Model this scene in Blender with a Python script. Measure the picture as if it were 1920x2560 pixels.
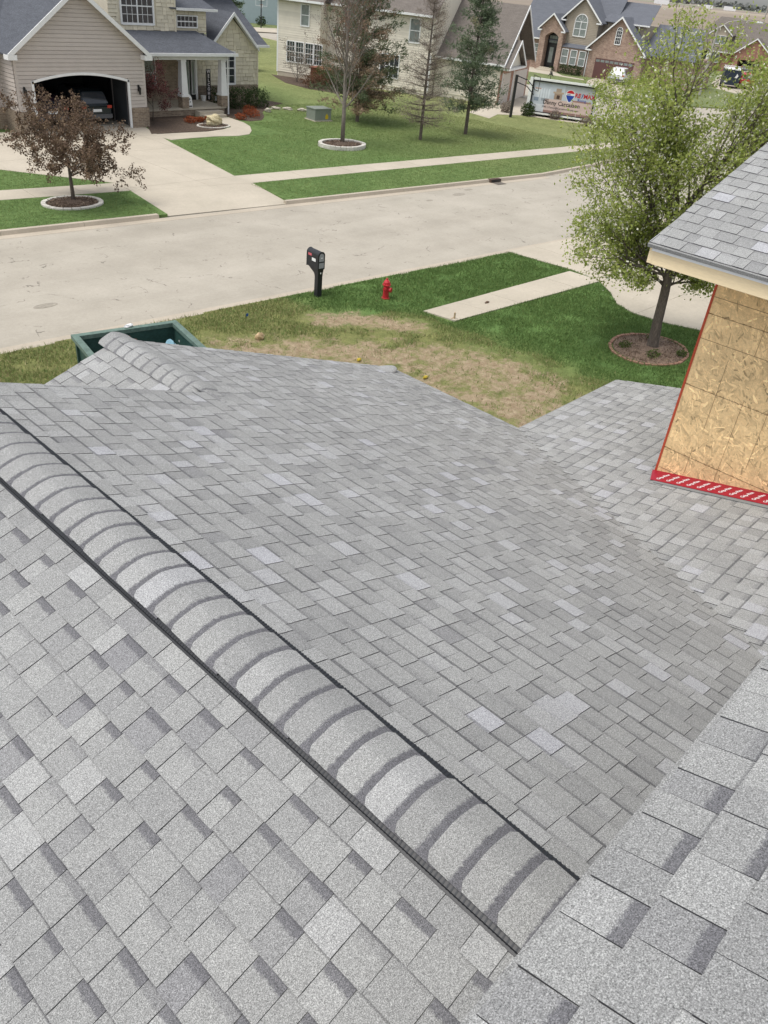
import bpy, math, random
import numpy as np
from mathutils import Vector, Matrix, noise
R = math.radians
sc = bpy.context.scene
for o in list(bpy.data.objects): bpy.data.objects.remove(o)
C = sc.collection

# ------------------------------------------------------------------ camera, sky, sun, exposure
CAMZ = 8.5
yaw, pit, rol = R(49.74), R(34.12), R(6.29)
f_ = Vector((math.sin(yaw)*math.cos(pit), math.cos(yaw)*math.cos(pit), -math.sin(pit)))
r_ = Vector((math.cos(yaw), -math.sin(yaw), 0)); d_ = f_.cross(r_)
r2 = math.cos(rol)*r_ - math.sin(rol)*d_; d2 = math.sin(rol)*r_ + math.cos(rol)*d_
cam = bpy.data.cameras.new('camera'); co = bpy.data.objects.new('camera', cam); C.objects.link(co)
cam.sensor_fit = 'VERTICAL'; cam.sensor_height = 32.0; cam.lens = 2000.5/2560*32.0
cam.clip_start = 0.05; cam.clip_end = 20000
co.matrix_world = Matrix(((r2.x, -d2.x, -f_.x, 0), (r2.y, -d2.y, -f_.y, 0), (r2.z, -d2.z, -f_.z, CAMZ), (0, 0, 0, 1)))
sc.camera = co
w = bpy.data.worlds.new('World'); sc.world = w; w.use_nodes = True
wn = w.node_tree.nodes; wl = w.node_tree.links
sky = wn.new('ShaderNodeTexSky'); sky.sky_type = 'NISHITA'; sky.sun_disc = False
SUN_EL, SUN_AZ = R(66), R(290)            # azimuth clockwise from +Y
sky.sun_elevation = SUN_EL; sky.sun_rotation = SUN_AZ
sky.air_density = 1.0; sky.dust_density = 2.0; sky.ozone_density = 1.0
hs = wn.new('ShaderNodeHueSaturation'); hs.inputs['Saturation'].default_value = 0.30
wl.new(sky.outputs[0], hs.inputs['Color']); wl.new(hs.outputs[0], wn['Background'].inputs[0])
wn['Background'].inputs[1].default_value = 0.15
sl = bpy.data.lights.new('sun', 'SUN'); sl.energy = 1.5; sl.angle = R(24); sl.color = (1, .97, .92)
so = bpy.data.objects.new('sun', sl); C.objects.link(so)
sd = Vector((math.sin(SUN_AZ)*math.cos(SUN_EL), math.cos(SUN_AZ)*math.cos(SUN_EL), math.sin(SUN_EL)))
so.rotation_euler = sd.to_track_quat('Z', 'Y').to_euler()
vs = sc.view_settings; vs.view_transform = 'Standard'; vs.look = 'None'; vs.gamma = 1; vs.use_curve_mapping = False
vs.exposure = 0.55

# ------------------------------------------------------------------ helpers
rng = random.Random(7)
def srgb(r, g, b):
    return tuple(((c/255)/12.92 if c/255 <= .04045 else ((c/255+.055)/1.055)**2.4) for c in (r, g, b))
class MB:
    """collects faces; build() links them as ONE mesh object"""
    def __init__(s): s.v = []; s.f = []; s.t = []; s.b = []; s.uv = []; s.tone = .5; s.band = 0.
    def add(s, vs_, fs, uvs=None):
        n = len(s.v); s.v += [tuple(p) for p in vs_]
        for i, fc in enumerate(fs):
            s.f.append([n+k for k in fc]); s.t.append(s.tone); s.b.append(s.band)
            s.uv.append(uvs[i] if uvs else None)
    def box(s, x0, x1, y0, y1, z0, z1):
        s.add([(x, y, z) for x in (x0, x1) for y in (y0, y1) for z in (z0, z1)],
              [(0, 1, 3, 2), (4, 6, 7, 5), (0, 4, 5, 1), (2, 3, 7, 6), (0, 2, 6, 4), (1, 5, 7, 3)])
        return s
    def hexa(s, p):   # 8 points: bottom 4 ccw, top 4 ccw
        s.add(p, [(3, 2, 1, 0), (4, 5, 6, 7), (0, 1, 5, 4), (1, 2, 6, 5), (2, 3, 7, 6), (3, 0, 4, 7)]); return s
    def quad(s, a, b, c, d): s.add((a, b, c, d), [(0, 1, 2, 3)]); return s
    def prism(s, poly, a0, a1, axis='y'):
        n = len(poly)
        g = {'y': lambda p, q: (p[0], q, p[1]), 'z': lambda p, q: (p[0], p[1], q), 'x': lambda p, q: (q, p[0], p[1])}[axis]
        s.add([g(p, a0) for p in poly]+[g(p, a1) for p in poly],
              [tuple(range(n)), tuple(range(2*n-1, n-1, -1))]+[(i, (i+1) % n, n+(i+1) % n, n+i) for i in range(n)]); return s
    def tube(s, pts, rad, n=7, cap=True):
        pts = [Vector(p) for p in pts]; V = []; m = len(pts)
        if not hasattr(rad, '__len__'): rad = [rad]*m
        up = None
        for i, p in enumerate(pts):
            t = (pts[min(i+1, m-1)]-pts[max(i-1, 0)])
            t = t.normalized() if t.length > 1e-9 else Vector((0, 0, 1))
            a = t.orthogonal().normalized() if up is None else (up-t*up.dot(t)).normalized()
            up = a; b = t.cross(a)
            V += [p+(a*math.cos(2*math.pi*k/n)+b*math.sin(2*math.pi*k/n))*rad[i] for k in range(n)]
        F = [(i*n+k, i*n+(k+1) % n, (i+1)*n+(k+1) % n, (i+1)*n+k) for i in range(m-1) for k in range(n)]
        if cap: F += [tuple(range(n-1, -1, -1)), tuple((m-1)*n+k for k in range(n))]
        s.add(V, F); return s
    def lathe(s, prof, n=16, c=(0, 0, 0), sx=1, sy=1):
        V = [(c[0]+r*math.cos(2*math.pi*k/n)*sx, c[1]+r*math.sin(2*math.pi*k/n)*sy, c[2]+z) for r, z in prof for k in range(n)]
        m = len(prof)
        s.add(V, [(i*n+k, i*n+(k+1) % n, (i+1)*n+(k+1) % n, (i+1)*n+k) for i in range(m-1) for k in range(n)]
              + [tuple(range(n-1, -1, -1)), tuple((m-1)*n+k for k in range(n))]); return s
    def blob(s, c, r, n=10, m=6, amp=.15, seed=0):
        prof = []
        V = []; 
        for i in range(m+1):
            th = math.pi*i/m
            for k in range(n):
                ph = 2*math.pi*k/n
                q = Vector((math.sin(th)*math.cos(ph), math.sin(th)*math.sin(ph), math.cos(th)))
                a = 1+amp*noise.noise(q*1.7+Vector((seed, seed*.7, 0)))*2
                V.append((c[0]+q.x*r[0]*a, c[1]+q.y*r[1]*a, c[2]+q.z*r[2]*a))
        s.add(V, [(i*n+k, (i+1)*n+k, (i+1)*n+(k+1) % n, i*n+(k+1) % n) for i in range(m) for k in range(n)]); return s
    def build(s, name, mat, parent=None, smooth=False, label=None, cat=None, group=None, kind=None, bevel=0):
        me = bpy.data.meshes.new(name); me.from_pydata(s.v, [], s.f)
        a = me.attributes.new('tone', 'FLOAT', 'FACE'); a.data.foreach_set('value', s.t)
        a = me.attributes.new('band', 'FLOAT', 'FACE'); a.data.foreach_set('value', s.b)
        if any(u is not None for u in s.uv):
            ul = me.uv_layers.new(name='UVMap'); flat = []
            for u, fc in zip(s.uv, s.f): flat += [c for q in (u or [(0, 0)]*len(fc)) for c in q]
            ul.data.foreach_set('uv', flat)
        me.materials.append(mat)
        if smooth: me.polygons.foreach_set('use_smooth', [True]*len(me.polygons))
        return link(name, me, parent, label, cat, group, kind, bevel)
def link(name, me, parent=None, label=None, cat=None, group=None, kind=None, bevel=0):
    o = bpy.data.objects.new(name, me); C.objects.link(o)
    if parent: o.parent = parent
    if bevel:
        m = o.modifiers.new('bevel', 'BEVEL'); m.width = bevel; m.segments = 2; m.limit_method = 'ANGLE'
    return tag(o, label, cat, group, kind)
def tag(o, label=None, cat=None, group=None, kind=None):
    for k, v in (('label', label), ('category', cat), ('group', group), ('kind', kind)):
        if v: o[k] = v
    return o
def thing(name, label, cat, loc, rz=0, group=None):
    o = bpy.data.objects.new(name, None); C.objects.link(o); o.location = loc; o.rotation_euler = (0, 0, rz)
    o.empty_display_size = .2
    return tag(o, label, cat, group)
def fast(name, V, F, mat, parent=None, tone=None, **k):
    """numpy vertices (n,3), faces (m,3|4) -> one mesh object"""
    me = bpy.data.meshes.new(name); n = F.shape[1]
    me.vertices.add(len(V)); me.vertices.foreach_set('co', np.asarray(V, np.float32).ravel())
    me.loops.add(F.size); me.loops.foreach_set('vertex_index', F.astype(np.int32).ravel())
    me.polygons.add(len(F)); me.polygons.foreach_set('loop_start', np.arange(0, F.size, n, dtype=np.int32))
    me.update(calc_edges=True)
    if tone is not None:
        a = me.attributes.new('tone', 'FLOAT', 'FACE'); a.data.foreach_set('value', np.asarray(tone, np.float32))
    me.materials.append(mat); me.validate()
    return link(name, me, parent, **k)

# ------------------------------------------------------------------ materials
def newmat(name):
    m = bpy.data.materials.new(name); m.use_nodes = True; nt = m.node_tree
    return m, nt, nt.nodes, nt.links, nt.nodes['Principled BSDF']
def nd(N, t, **k):
    n = N.new(t)
    for a, v in k.items(): setattr(n, a, v)
    return n
def ramp(N, L, fac, stops):
    r = N.new('ShaderNodeValToRGB'); e = r.color_ramp.elements
    while len(e) < len(stops): e.new(.5)
    for q, (p, c) in zip(e, stops):
        q.position = p; q.color = (*c, 1) if len(c) == 3 else c
    L.new(fac, r.inputs[0]); return r.outputs[0]
def mixc(N, L, fac, a, b, mode='MIX'):
    m = N.new('ShaderNodeMix'); m.data_type = 'RGBA'; m.blend_type = mode
    for s, v in ((m.inputs[0], fac), (m.inputs[6], a), (m.inputs[7], b)):
        if hasattr(v, 'is_linked'): L.new(v, s)
        elif isinstance(v, (int, float)): s.default_value = v
        else: s.default_value = (*v, 1)
    return m.outputs[2]
def nz(N, L, scale, detail=3, rough=.6, vec=None):
    n = N.new('ShaderNodeTexNoise'); n.inputs['Scale'].default_value = scale
    n.inputs['Detail'].default_value = detail; n.inputs['Roughness'].default_value = rough
    if vec is not None: L.new(vec, n.inputs['Vector'])
    return n.outputs[0]
def bumpn(N, L, B, h, strength, dist):
    b = N.new('ShaderNodeBump'); b.inputs['Strength'].default_value = strength; b.inputs['Distance'].default_value = dist
    L.new(h, b.inputs['Height']); L.new(b.outputs[0], B.inputs['Normal'])
def mat(name, col, rough=.75, var=.12, scale=6, fine=0, fscale=80, bump=0, bdist=.01, tone=0, spec=.3, metal=0, stretch=None):
    """colour with broad mottling (var, scale), fine grain (fine, fscale), optional per-face tone"""
    m, nt, N, L, B = newmat(name)
    tc = N.new('ShaderNodeTexCoord'); vec = tc.outputs['Object']
    if stretch:
        mp = N.new('ShaderNodeMapping'); mp.inputs['Scale'].default_value = stretch; L.new(vec, mp.inputs[0]); vec = mp.outputs[0]
    c = col
    n1 = nz(N, L, scale, 4, .6, vec)
    c = mixc(N, L, 1.0, c, ramp(N, L, n1, [(.28, (1-var,)*3), (.72, (1+var,)*3)]), 'MULTIPLY')
    if fine:
        n2 = nz(N, L, fscale, 2, .7, vec)
        c = mixc(N, L, 1.0, c, ramp(N, L, n2, [(.3, (1-fine,)*3), (.7, (1+fine,)*3)]), 'MULTIPLY')
    if tone:
        a = nd(N, 'ShaderNodeAttribute', attribute_name='tone')
        c = mixc(N, L, 1.0, c, ramp(N, L, a.outputs['Fac'], [(0, (1-tone,)*3), (1, (1+tone,)*3)]), 'MULTIPLY')
    L.new(c, B.inputs['Base Color'])
    B.inputs['Roughness'].default_value = rough; B.inputs['Specular IOR Level'].default_value = spec; B.inputs['Metallic'].default_value = metal
    if bump: bumpn(N, L, B, nz(N, L, fscale, 3, .7, vec), bump, bdist)
    return m
def leafmat(name, stops, trans=.25, rough=.6):
    m, nt, N, L, B = newmat(name)
    a = nd(N, 'ShaderNodeAttribute', attribute_name='tone')
    c = ramp(N, L, a.outputs['Fac'], stops); L.new(c, B.inputs['Base Color'])
    B.inputs['Roughness'].default_value = rough; B.inputs['Specular IOR Level'].default_value = .15
    tr = N.new('ShaderNodeBsdfTranslucent'); L.new(c, tr.inputs[0])
    mx = N.new('ShaderNodeMixShader'); mx.inputs[0].default_value = trans
    L.new(B.outputs[0], mx.inputs[1]); L.new(tr.outputs[0], mx.inputs[2]); L.new(mx.outputs[0], N['Material Output'].inputs[0])
    return m
def shingle_mat():
    m, nt, N, L, B = newmat('shingle_granules')
    tc = N.new('ShaderNodeTexCoord'); vec = tc.outputs['Object']
    a = nd(N, 'ShaderNodeAttribute', attribute_name='tone'); b = nd(N, 'ShaderNodeAttribute', attribute_name='band')
    c = ramp(N, L, a.outputs['Fac'], [(0, (.235, .233, .240)), (.2, (.275, .275, .270)), (.6, (.325, .325, .316)), (.88, (.372, .372, .368)), (1, (.405, .405, .422))])
    # dark printed shadow band along the upper part of some tabs
    uv = nd(N, 'ShaderNodeUVMap'); sx = N.new('ShaderNodeSeparateXYZ'); L.new(uv.outputs[0], sx.inputs[0])
    wob = nz(N, L, 60, 3, .7, vec)
    ad = nd(N, 'ShaderNodeMath', operation='MULTIPLY_ADD'); L.new(wob, ad.inputs[0]); ad.inputs[1].default_value = .24; L.new(sx.outputs[1], ad.inputs[2])
    rm = ramp(N, L, ad.outputs[0], [(.83, (0, 0, 0)), (.91, (1, 1, 1))])
    mu = nd(N, 'ShaderNodeMath', operation='MULTIPLY'); L.new(rm, mu.inputs[0]); L.new(b.outputs['Fac'], mu.inputs[1])
    c = mixc(N, L, mu.outputs[0], c, (.135, .133, .143))
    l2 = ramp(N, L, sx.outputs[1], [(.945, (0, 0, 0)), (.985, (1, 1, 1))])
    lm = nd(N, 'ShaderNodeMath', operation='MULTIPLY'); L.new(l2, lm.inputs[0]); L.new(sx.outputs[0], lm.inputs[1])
    c = mixc(N, L, lm.outputs[0], c, (.085, .084, .090))      # shade under the next course's butt, painted in as a dark line
    big = nz(N, L, 1.3, 3, .6, vec)
    c = mixc(N, L, 1., c, ramp(N, L, big, [(.3, (.93, .93, .93)), (.7, (1.06, 1.06, 1.055))]), 'MULTIPLY')
    g = nz(N, L, 270, 2, .85, vec)
    c = mixc(N, L, 1., c, ramp(N, L, g, [(.32, (.36, .36, .36)), (.46, (.83, .83, .83)), (.56, (1.10, 1.10, 1.10)), (.68, (1.8, 1.8, 1.78))]), 'MULTIPLY')
    g2 = nz(N, L, 90, 3, .7, vec)
    c = mixc(N, L, 1., c, ramp(N, L, g2, [(.3, (.86, .86, .86)), (.7, (1.14, 1.14, 1.14))]), 'MULTIPLY')
    ed = nd(N, 'ShaderNodeMath', operation='LESS_THAN'); L.new(a.outputs['Fac'], ed.inputs[0]); ed.inputs[1].default_value = -.5
    c = mixc(N, L, ed.outputs[0], c, (.085, .085, .09))     # cut asphalt edges
    L.new(c, B.inputs['Base Color']); B.inputs['Roughness'].default_value = .92; B.inputs['Specular IOR Level'].default_value = .12
    bumpn(N, L, B, g, .55, .0025)
    return m
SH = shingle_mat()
def lawn_mat(name, lush, pale):
    m, nt, N, L, B = newmat(name)
    tc = N.new('ShaderNodeTexCoord'); vec = tc.outputs['Object']
    sx = N.new('ShaderNodeSeparateXYZ'); L.new(vec, sx.inputs[0])
    ma = nd(N, 'ShaderNodeMath', operation='MULTIPLY_ADD'); L.new(nz(N, L, .12, 4, .6, vec), ma.inputs[0]); ma.inputs[1].default_value = 26; L.new(sx.outputs[0], ma.inputs[2])
    mr = N.new('ShaderNodeMapRange'); L.new(ma.outputs[0], mr.inputs[0]); mr.inputs[1].default_value = 44; mr.inputs[2].default_value = 66
    c = mixc(N, L, mr.outputs[0], lush, pale)
    c = mixc(N, L, 1., c, ramp(N, L, nz(N, L, .5, 5, .7, vec), [(.3, (.82, .84, .8)), (.7, (1.22, 1.18, 1.2))]), 'MULTIPLY')
    c = mixc(N, L, 1., c, ramp(N, L, nz(N, L, 3.5, 4, .7, vec), [(.3, (.72, .74, .7)), (.7, (1.3, 1.28, 1.3))]), 'MULTIPLY')
    c = mixc(N, L, 1., c, ramp(N, L, nz(N, L, 38, 3, .8, vec), [(.3, (.6, .62, .6)), (.7, (1.42, 1.4, 1.4))]), 'MULTIPLY')
    L.new(c, B.inputs['Base Color']); B.inputs['Roughness'].default_value = .9; B.inputs['Specular IOR Level'].default_value = .1
    bumpn(N, L, B, nz(N, L, 30, 4, .8, vec), .8, .05)
    return m
LAWN = lawn_mat('lawn_turf', (.118, .185, .062), (.205, .225, .095))
LAWNF = lawn_mat('lawn_turf_pale', (.125, .18, .072), (.165, .195, .088))
def near_lawn_mat():
    m, nt, N, L, B = newmat('near_lawn')
    tc = N.new('ShaderNodeTexCoord'); vec = tc.outputs['Object']
    di = nd(N, 'ShaderNodeAttribute', attribute_name='dirt'); lu = nd(N, 'ShaderNodeAttribute', attribute_name='lush')
    g = mixc(N, L, lu.outputs['Fac'], (.20, .21, .08), (.118, .20, .062))
    g = mixc(N, L, 1., g, ramp(N, L, nz(N, L, 2.2, 5, .7, vec), [(.3, (.7, .72, .7)), (.7, (1.35, 1.3, 1.3))]), 'MULTIPLY')
    g = mixc(N, L, 1., g, ramp(N, L, nz(N, L, 40, 3, .8, vec), [(.3, (.6, .62, .6)), (.7, (1.4, 1.4, 1.4))]), 'MULTIPLY')
    so_ = mixc(N, L, ramp(N, L, nz(N, L, 5, 5, .7, vec), [(.35, (0, 0, 0)), (.65, (1, 1, 1))]), (.29, .21, .13), (.46, .365, .245))
    so_ = mixc(N, L, 1., so_, ramp(N, L, nz(N, L, 30, 4, .8, vec), [(.3, (.62, .62, .62)), (.7, (1.3, 1.3, 1.3))]), 'MULTIPLY')
    n = nz(N, L, 1.9, 8, .78, vec)
    ad = nd(N, 'ShaderNodeMath', operation='MULTIPLY_ADD'); L.new(n, ad.inputs[0]); ad.inputs[1].default_value = 2.4; L.new(di.outputs['Fac'], ad.inputs[2])
    k = ramp(N, L, ad.outputs[0], [(.98, (0, 0, 0)), (1.0, (1, 1, 1))])
    sb = nd(N, 'ShaderNodeMath', operation='SUBTRACT'); L.new(ad.outputs[0], sb.inputs[0]); sb.inputs[1].default_value = 1.55
    sm = nd(N, 'ShaderNodeMath', operation='MULTIPLY'); L.new(sb.outputs[0], sm.inputs[0]); sm.inputs[1].default_value = 3.2; sm.use_clamp = True
    c = mixc(N, L, sm.outputs[0], g, so_)
    L.new(c, B.inputs['Base Color']); B.inputs['Roughness'].default_value = .95; B.inputs['Specular IOR Level'].default_value = .1
    bumpn(N, L, B, nz(N, L, 14, 5, .8, vec), .9, .06)
    return m
NEARL = near_lawn_mat()
def concrete(name, a, crack=0.):
    m, nt, N, L, B = newmat(name)
    tc = N.new('ShaderNodeTexCoord'); vec = tc.outputs['Object']
    c = mixc(N, L, 1., a, ramp(N, L, nz(N, L, .45, 5, .65, vec), [(.3, (.88, .88, .87)), (.7, (1.08, 1.08, 1.08))]), 'MULTIPLY')
    c = mixc(N, L, 1., c, ramp(N, L, nz(N, L, 9, 5, .75, vec), [(.3, (.93, .93, .93)), (.7, (1.05, 1.05, 1.05))]), 'MULTIPLY')
    c = mixc(N, L, 1., c, ramp(N, L, nz(N, L, 70, 2, .7, vec), [(.3, (.9, .9, .9)), (.7, (1.08, 1.08, 1.08))]), 'MULTIPLY')
    if crack:
        wv = nd(N, 'ShaderNodeMapping'); L.new(vec, wv.inputs[0]); wv.inputs['Rotation'].default_value = (0, 0, R(4.6)); wv.inputs['Scale'].default_value = (.05, .75, 1)
        c = mixc(N, L, 1., c, ramp(N, L, nz(N, L, 1.0, 4, .6, wv.outputs[0]), [(.35, (.945, .94, .935)), (.65, (1.03, 1.03, 1.03))]), 'MULTIPLY')   # tyre wear along the lanes
        nn = N.new('ShaderNodeTexNoise'); nn.inputs['Scale'].default_value = 1.2; nn.inputs['Detail'].default_value = 4; L.new(vec, nn.inputs['Vector'])
        ma = nd(N, 'ShaderNodeVectorMath', operation='MULTIPLY_ADD'); L.new(nn.outputs['Color'], ma.inputs[0]); ma.inputs[1].default_value = (1.4, 1.4, 1.4); L.new(vec, ma.inputs[2])
        vo = nd(N, 'ShaderNodeTexVoronoi', feature='DISTANCE_TO_EDGE'); vo.inputs['Scale'].default_value = .42; L.new(ma.outputs[0], vo.inputs['Vector'])
        li = ramp(N, L, vo.outputs['Distance'], [(.0, (1, 1, 1)), (.011, (0, 0, 0))])
        br = ramp(N, L, nz(N, L, 2.3, 3, .7, vec), [(.52, (0, 0, 0)), (.62, (1, 1, 1))])
        k = mixc(N, L, 1., li, br, 'MULTIPLY')
        mu = nd(N, 'ShaderNodeMath', operation='MULTIPLY'); L.new(k, mu.inputs[0]); mu.inputs[1].default_value = crack
        c = mixc(N, L, mu.outputs[0], c, (.13, .115, .095))
        sp = ramp(N, L, nz(N, L, 1.1, 6, .8, vec), [(.68, (0, 0, 0)), (.76, (1, 1, 1))])
        c = mixc(N, L, mixc(N, L, 1., sp, (.25, .25, .25), 'MULTIPLY'), c, (.22, .19, .15))
    L.new(c, B.inputs['Base Color']); B.inputs['Roughness'].default_value = .88; B.inputs['Specular IOR Level'].default_value = .2
    bumpn(N, L, B, nz(N, L, 60, 3, .7, vec), .3, .006)
    return m
ROAD = concrete('street_concrete', (.415, .377, .315), .95)
CONC = concrete('walk_concrete', (.49, .435, .35))
CURB = concrete('curb_concrete', (.46, .40, .32))
WHITE = mat('white_paint', (.74, .74, .73), .5, .04, 3)
CREAM = mat('cream_siding', (.70, .645, .54), .6, .05, 2, tone=.06)
TAUPE = mat('taupe_siding', (.48, .43, .39), .6, .05, 2, tone=.05)
SHAKE = mat('shake_siding', (.64, .58, .45), .65, .07, 3, tone=.09)
ROOFG = mat('slate_grey_roof', (.088, .094, .108), .9, .14, 1.5, .28, 9, .4, .02, stretch=(1, 1, 5))
ROOFB = mat('brown_grey_roof', (.155, .135, .118), .9, .12, 1.5, .25, 9, .4, .02, stretch=(1, 1, 5))
ROOFS = mat('blue_grey_roof', (.125, .132, .150), .9, .10, 1.2, .15, 9, .3, .02, stretch=(1, 1, 5))
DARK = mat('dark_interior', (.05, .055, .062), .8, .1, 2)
GLASS = mat('window_glass', (.035, .04, .048), .08, .3, 1.2, spec=.8)
GLASSC = mat('curtained_glass', (.20, .225, .215), .15, .25, 2.5, spec=.6)
BLACK = mat('black_plastic', (.016, .017, .02), .45, .1, 8, spec=.4)
BLACKM = mat('black_metal', (.012, .012, .013), .4, .1, 8, spec=.5)
MULCH = mat('mulch', (.105, .075, .055), .95, .3, 8, .5, 45, .9, .04)
MULCHL = mat('wood_chip_mulch', (.24, .17, .125), .95, .25, 8, .5, 40, .9, .04)
BARK = mat('bark', (.115, .095, .078), .95, .2, 6, .35, 40, .8, .03, stretch=(1, 1, .25))
BARKG = mat('grey_bark', (.20, .175, .15), .95, .15, 6, .3, 40, .7, .03, stretch=(1, 1, .25))
STONE = mat('pale_stone', (.50, .455, .38), .9, .18, 4, .2, 40, .6, .02, tone=.12)
def brickmat(name, a, b, mortar, sx, sz):
    m, nt, N, L, B = newmat(name)
    tc = N.new('ShaderNodeTexCoord'); se = N.new('ShaderNodeSeparateXYZ'); L.new(tc.outputs['Object'], se.inputs[0])
    ad = nd(N, 'ShaderNodeMath', operation='ADD'); L.new(se.outputs[0], ad.inputs[0]); L.new(se.outputs[1], ad.inputs[1])
    cb = N.new('ShaderNodeCombineXYZ'); L.new(ad.outputs[0], cb.inputs[0]); L.new(se.outputs[2], cb.inputs[1])
    br = N.new('ShaderNodeTexBrick'); L.new(cb.outputs[0], br.inputs['Vector'])
    br.inputs['Color1'].default_value = (*a, 1); br.inputs['Color2'].default_value = (*b, 1); br.inputs['Mortar'].default_value = (*mortar, 1)
    br.inputs['Scale'].default_value = 1; br.inputs['Brick Width'].default_value = sx; br.inputs['Row Height'].default_value = sz; br.inputs['Mortar Size'].default_value = .008
    br.inputs['Bias'].default_value = -.1
    c = mixc(N, L, 1., br.outputs['Color'], ramp(N, L, nz(N, L, 2.2, 5, .8, tc.outputs['Object']), [(.3, (.7, .68, .68)), (.7, (1.35, 1.35, 1.35))]), 'MULTIPLY')
    L.new(c, B.inputs['Base Color']); B.inputs['Roughness'].default_value = .9
    bumpn(N, L, B, br.outputs['Fac'], -.4, .01)
    return m
BRICK1 = brickmat('brown_brick', (.19, .14, .10), (.29, .225, .16), (.33, .29, .23), .24, .08)
BRICK3 = brickmat('tan_pink_brick', (.24, .15, .11), (.36, .25, .19), (.38, .32, .27), .24, .08)
BRICK4 = brickmat('red_brick', (.25, .115, .08), (.32, .155, .11), (.32, .22, .17), .24, .08)

# ------------------------------------------------------------------ the setting: ground, street, lawns, walks
def sheet(name, pts, z, m, th=.05, parent=None, kind='structure', **k):
    mb = MB(); mb.prism(pts, z-th, z, 'z'); return mb.build(name, m, parent, kind=None if parent else kind, **k)
def field_mat():
    m, nt, N, L, B = newmat('stubble_field')
    tc = N.new('ShaderNodeTexCoord'); vec = tc.outputs['Object']
    mp = N.new('ShaderNodeMapping'); mp.inputs['Rotation'].default_value = (0, 0, R(-6)); L.new(vec, mp.inputs[0])
    s = N.new('ShaderNodeSeparateXYZ'); L.new(mp.outputs[0], s.inputs[0])
    d = nd(N, 'ShaderNodeMath', operation='DIVIDE'); L.new(s.outputs[1], d.inputs[0]); d.inputs[1].default_value = 2500
    st = [(0, (.24, .19, .14)), (.12, (.25, .20, .15)), (.175, (.36, .30, .22)), (.19, (.24, .20, .16)), (.24, (.26, .20, .16)), (.28, (.19, .21, .13)), (.36, (.30, .25, .20)), (.5, (.20, .19, .15)), (1, (.2, .2, .17))]
    c = ramp(N, L, d.outputs[0], st)
    c = mixc(N, L, 1., c, ramp(N, L, nz(N, L, .02, 6, .7, vec), [(.3, (.85, .85, .85)), (.7, (1.15, 1.15, 1.15))]), 'MULTIPLY')
    L.new(c, B.inputs['Base Color']); B.inputs['Roughness'].default_value = .95
    return m
g = MB(); g.quad((-9000, -9000, -.2), (14000, -9000, -.2), (14000, 14000, -.2), (-9000, 14000, -.2)); g.build('ground', field_mat(), kind='structure')
near_y = lambda x: 19.29-.0761*x
far_y = lambda x: 28.85-.092*x
FC = [(-40, far_y(-40)), (11.4, far_y(11.4)), (23, far_y(23)), (33, far_y(33)), (40, 25.2), (45.6, 25.45), (50, 26.1), (55, 27.9), (60, 31.2), (64, 37), (66.5, 46), (69, 60), (75, 112)]
XS = [(85, 112), (79, 60), (77.5, 52), (78.5, 45), (83, 38.5), (92, 34), (120, 27), (170, 20)]
sheet('street', FC+XS+[(170, 6.3), (-40, near_y(-40))], -.11, ROAD, .05)
FCL = FC[:2]+[(17.58, 27.24), (18.22, 30.8), (23.76, 29.9), (23.22, 26.72)]+FC[3:]
sheet('lawn', FCL+[(75, 150), (-40, 150)], 0, LAWN, .14)
sheet('lawn', [(82.2, 112), (79, 60), (77.5, 52), (78.5, 45), (83, 38.5), (92, 34), (120, 27), (170, 20), (170, 95), (110, 112)][:8]+[(172, 110)], -.004, LAWNF, .14)
# kerbs as separate cast lengths
def curb(name, pts, inner, z1=.03, gap=(), side=1):
    par = None
    root = MB(); first = True
    acc = []
    for (a, b) in zip(pts[:-1], pts[1:]):
        a = Vector((*a, 0)); b = Vector((*b, 0)); L_ = (b-a).length; n = max(1, round(L_/3.0))
        for i in range(n): acc.append((a.lerp(b, i/n), a.lerp(b, (i+1)/n)))
    e = bpy.data.objects.new(name, None); C.objects.link(e); e['kind'] = 'structure'
    for a, b in acc:
        if any(g0 < (a.x+b.x)/2 < g1 for g0, g1 in gap): continue
        t = (b-a).normalized(); nn = Vector((-t.y, t.x, 0))*side
        a2 = a+t*.006; b2 = b-t*.006
        m = MB(); o0 = -.03; o1 = .15
        lo = [a2+nn*(o0-.05), b2+nn*(o0-.05), b2+nn*o1, a2+nn*o1]; hi = [a2+nn*o0, b2+nn*o0, b2+nn*o1, a2+nn*o1]
        m.hexa([(p.x, p.y, -.16) for p in lo]+[(p.x, p.y, z1) for p in hi]); m.build('curb_stone', CURB, e)
    return e
curb('curb', FC, 1, gap=((17.7, 23.2),))
NC = [(x, near_y(x)) for x in (-6, 7, 14, 20, 26)]
curb('curb', NC, -1, z1=.0, side=-1)
sheet('gutter', [(x, near_y(x)+.035) for x in (-40, 60)]+[(x, near_y(x)+.42) for x in (60, -40)], -.104, CURB, .03)
sheet('gutter', [(x, far_y(x)-.06) for x in (40, -40)]+[(x, far_y(x)-.45) for x in (-40, 40)], -.104, CURB, .03)
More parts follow.
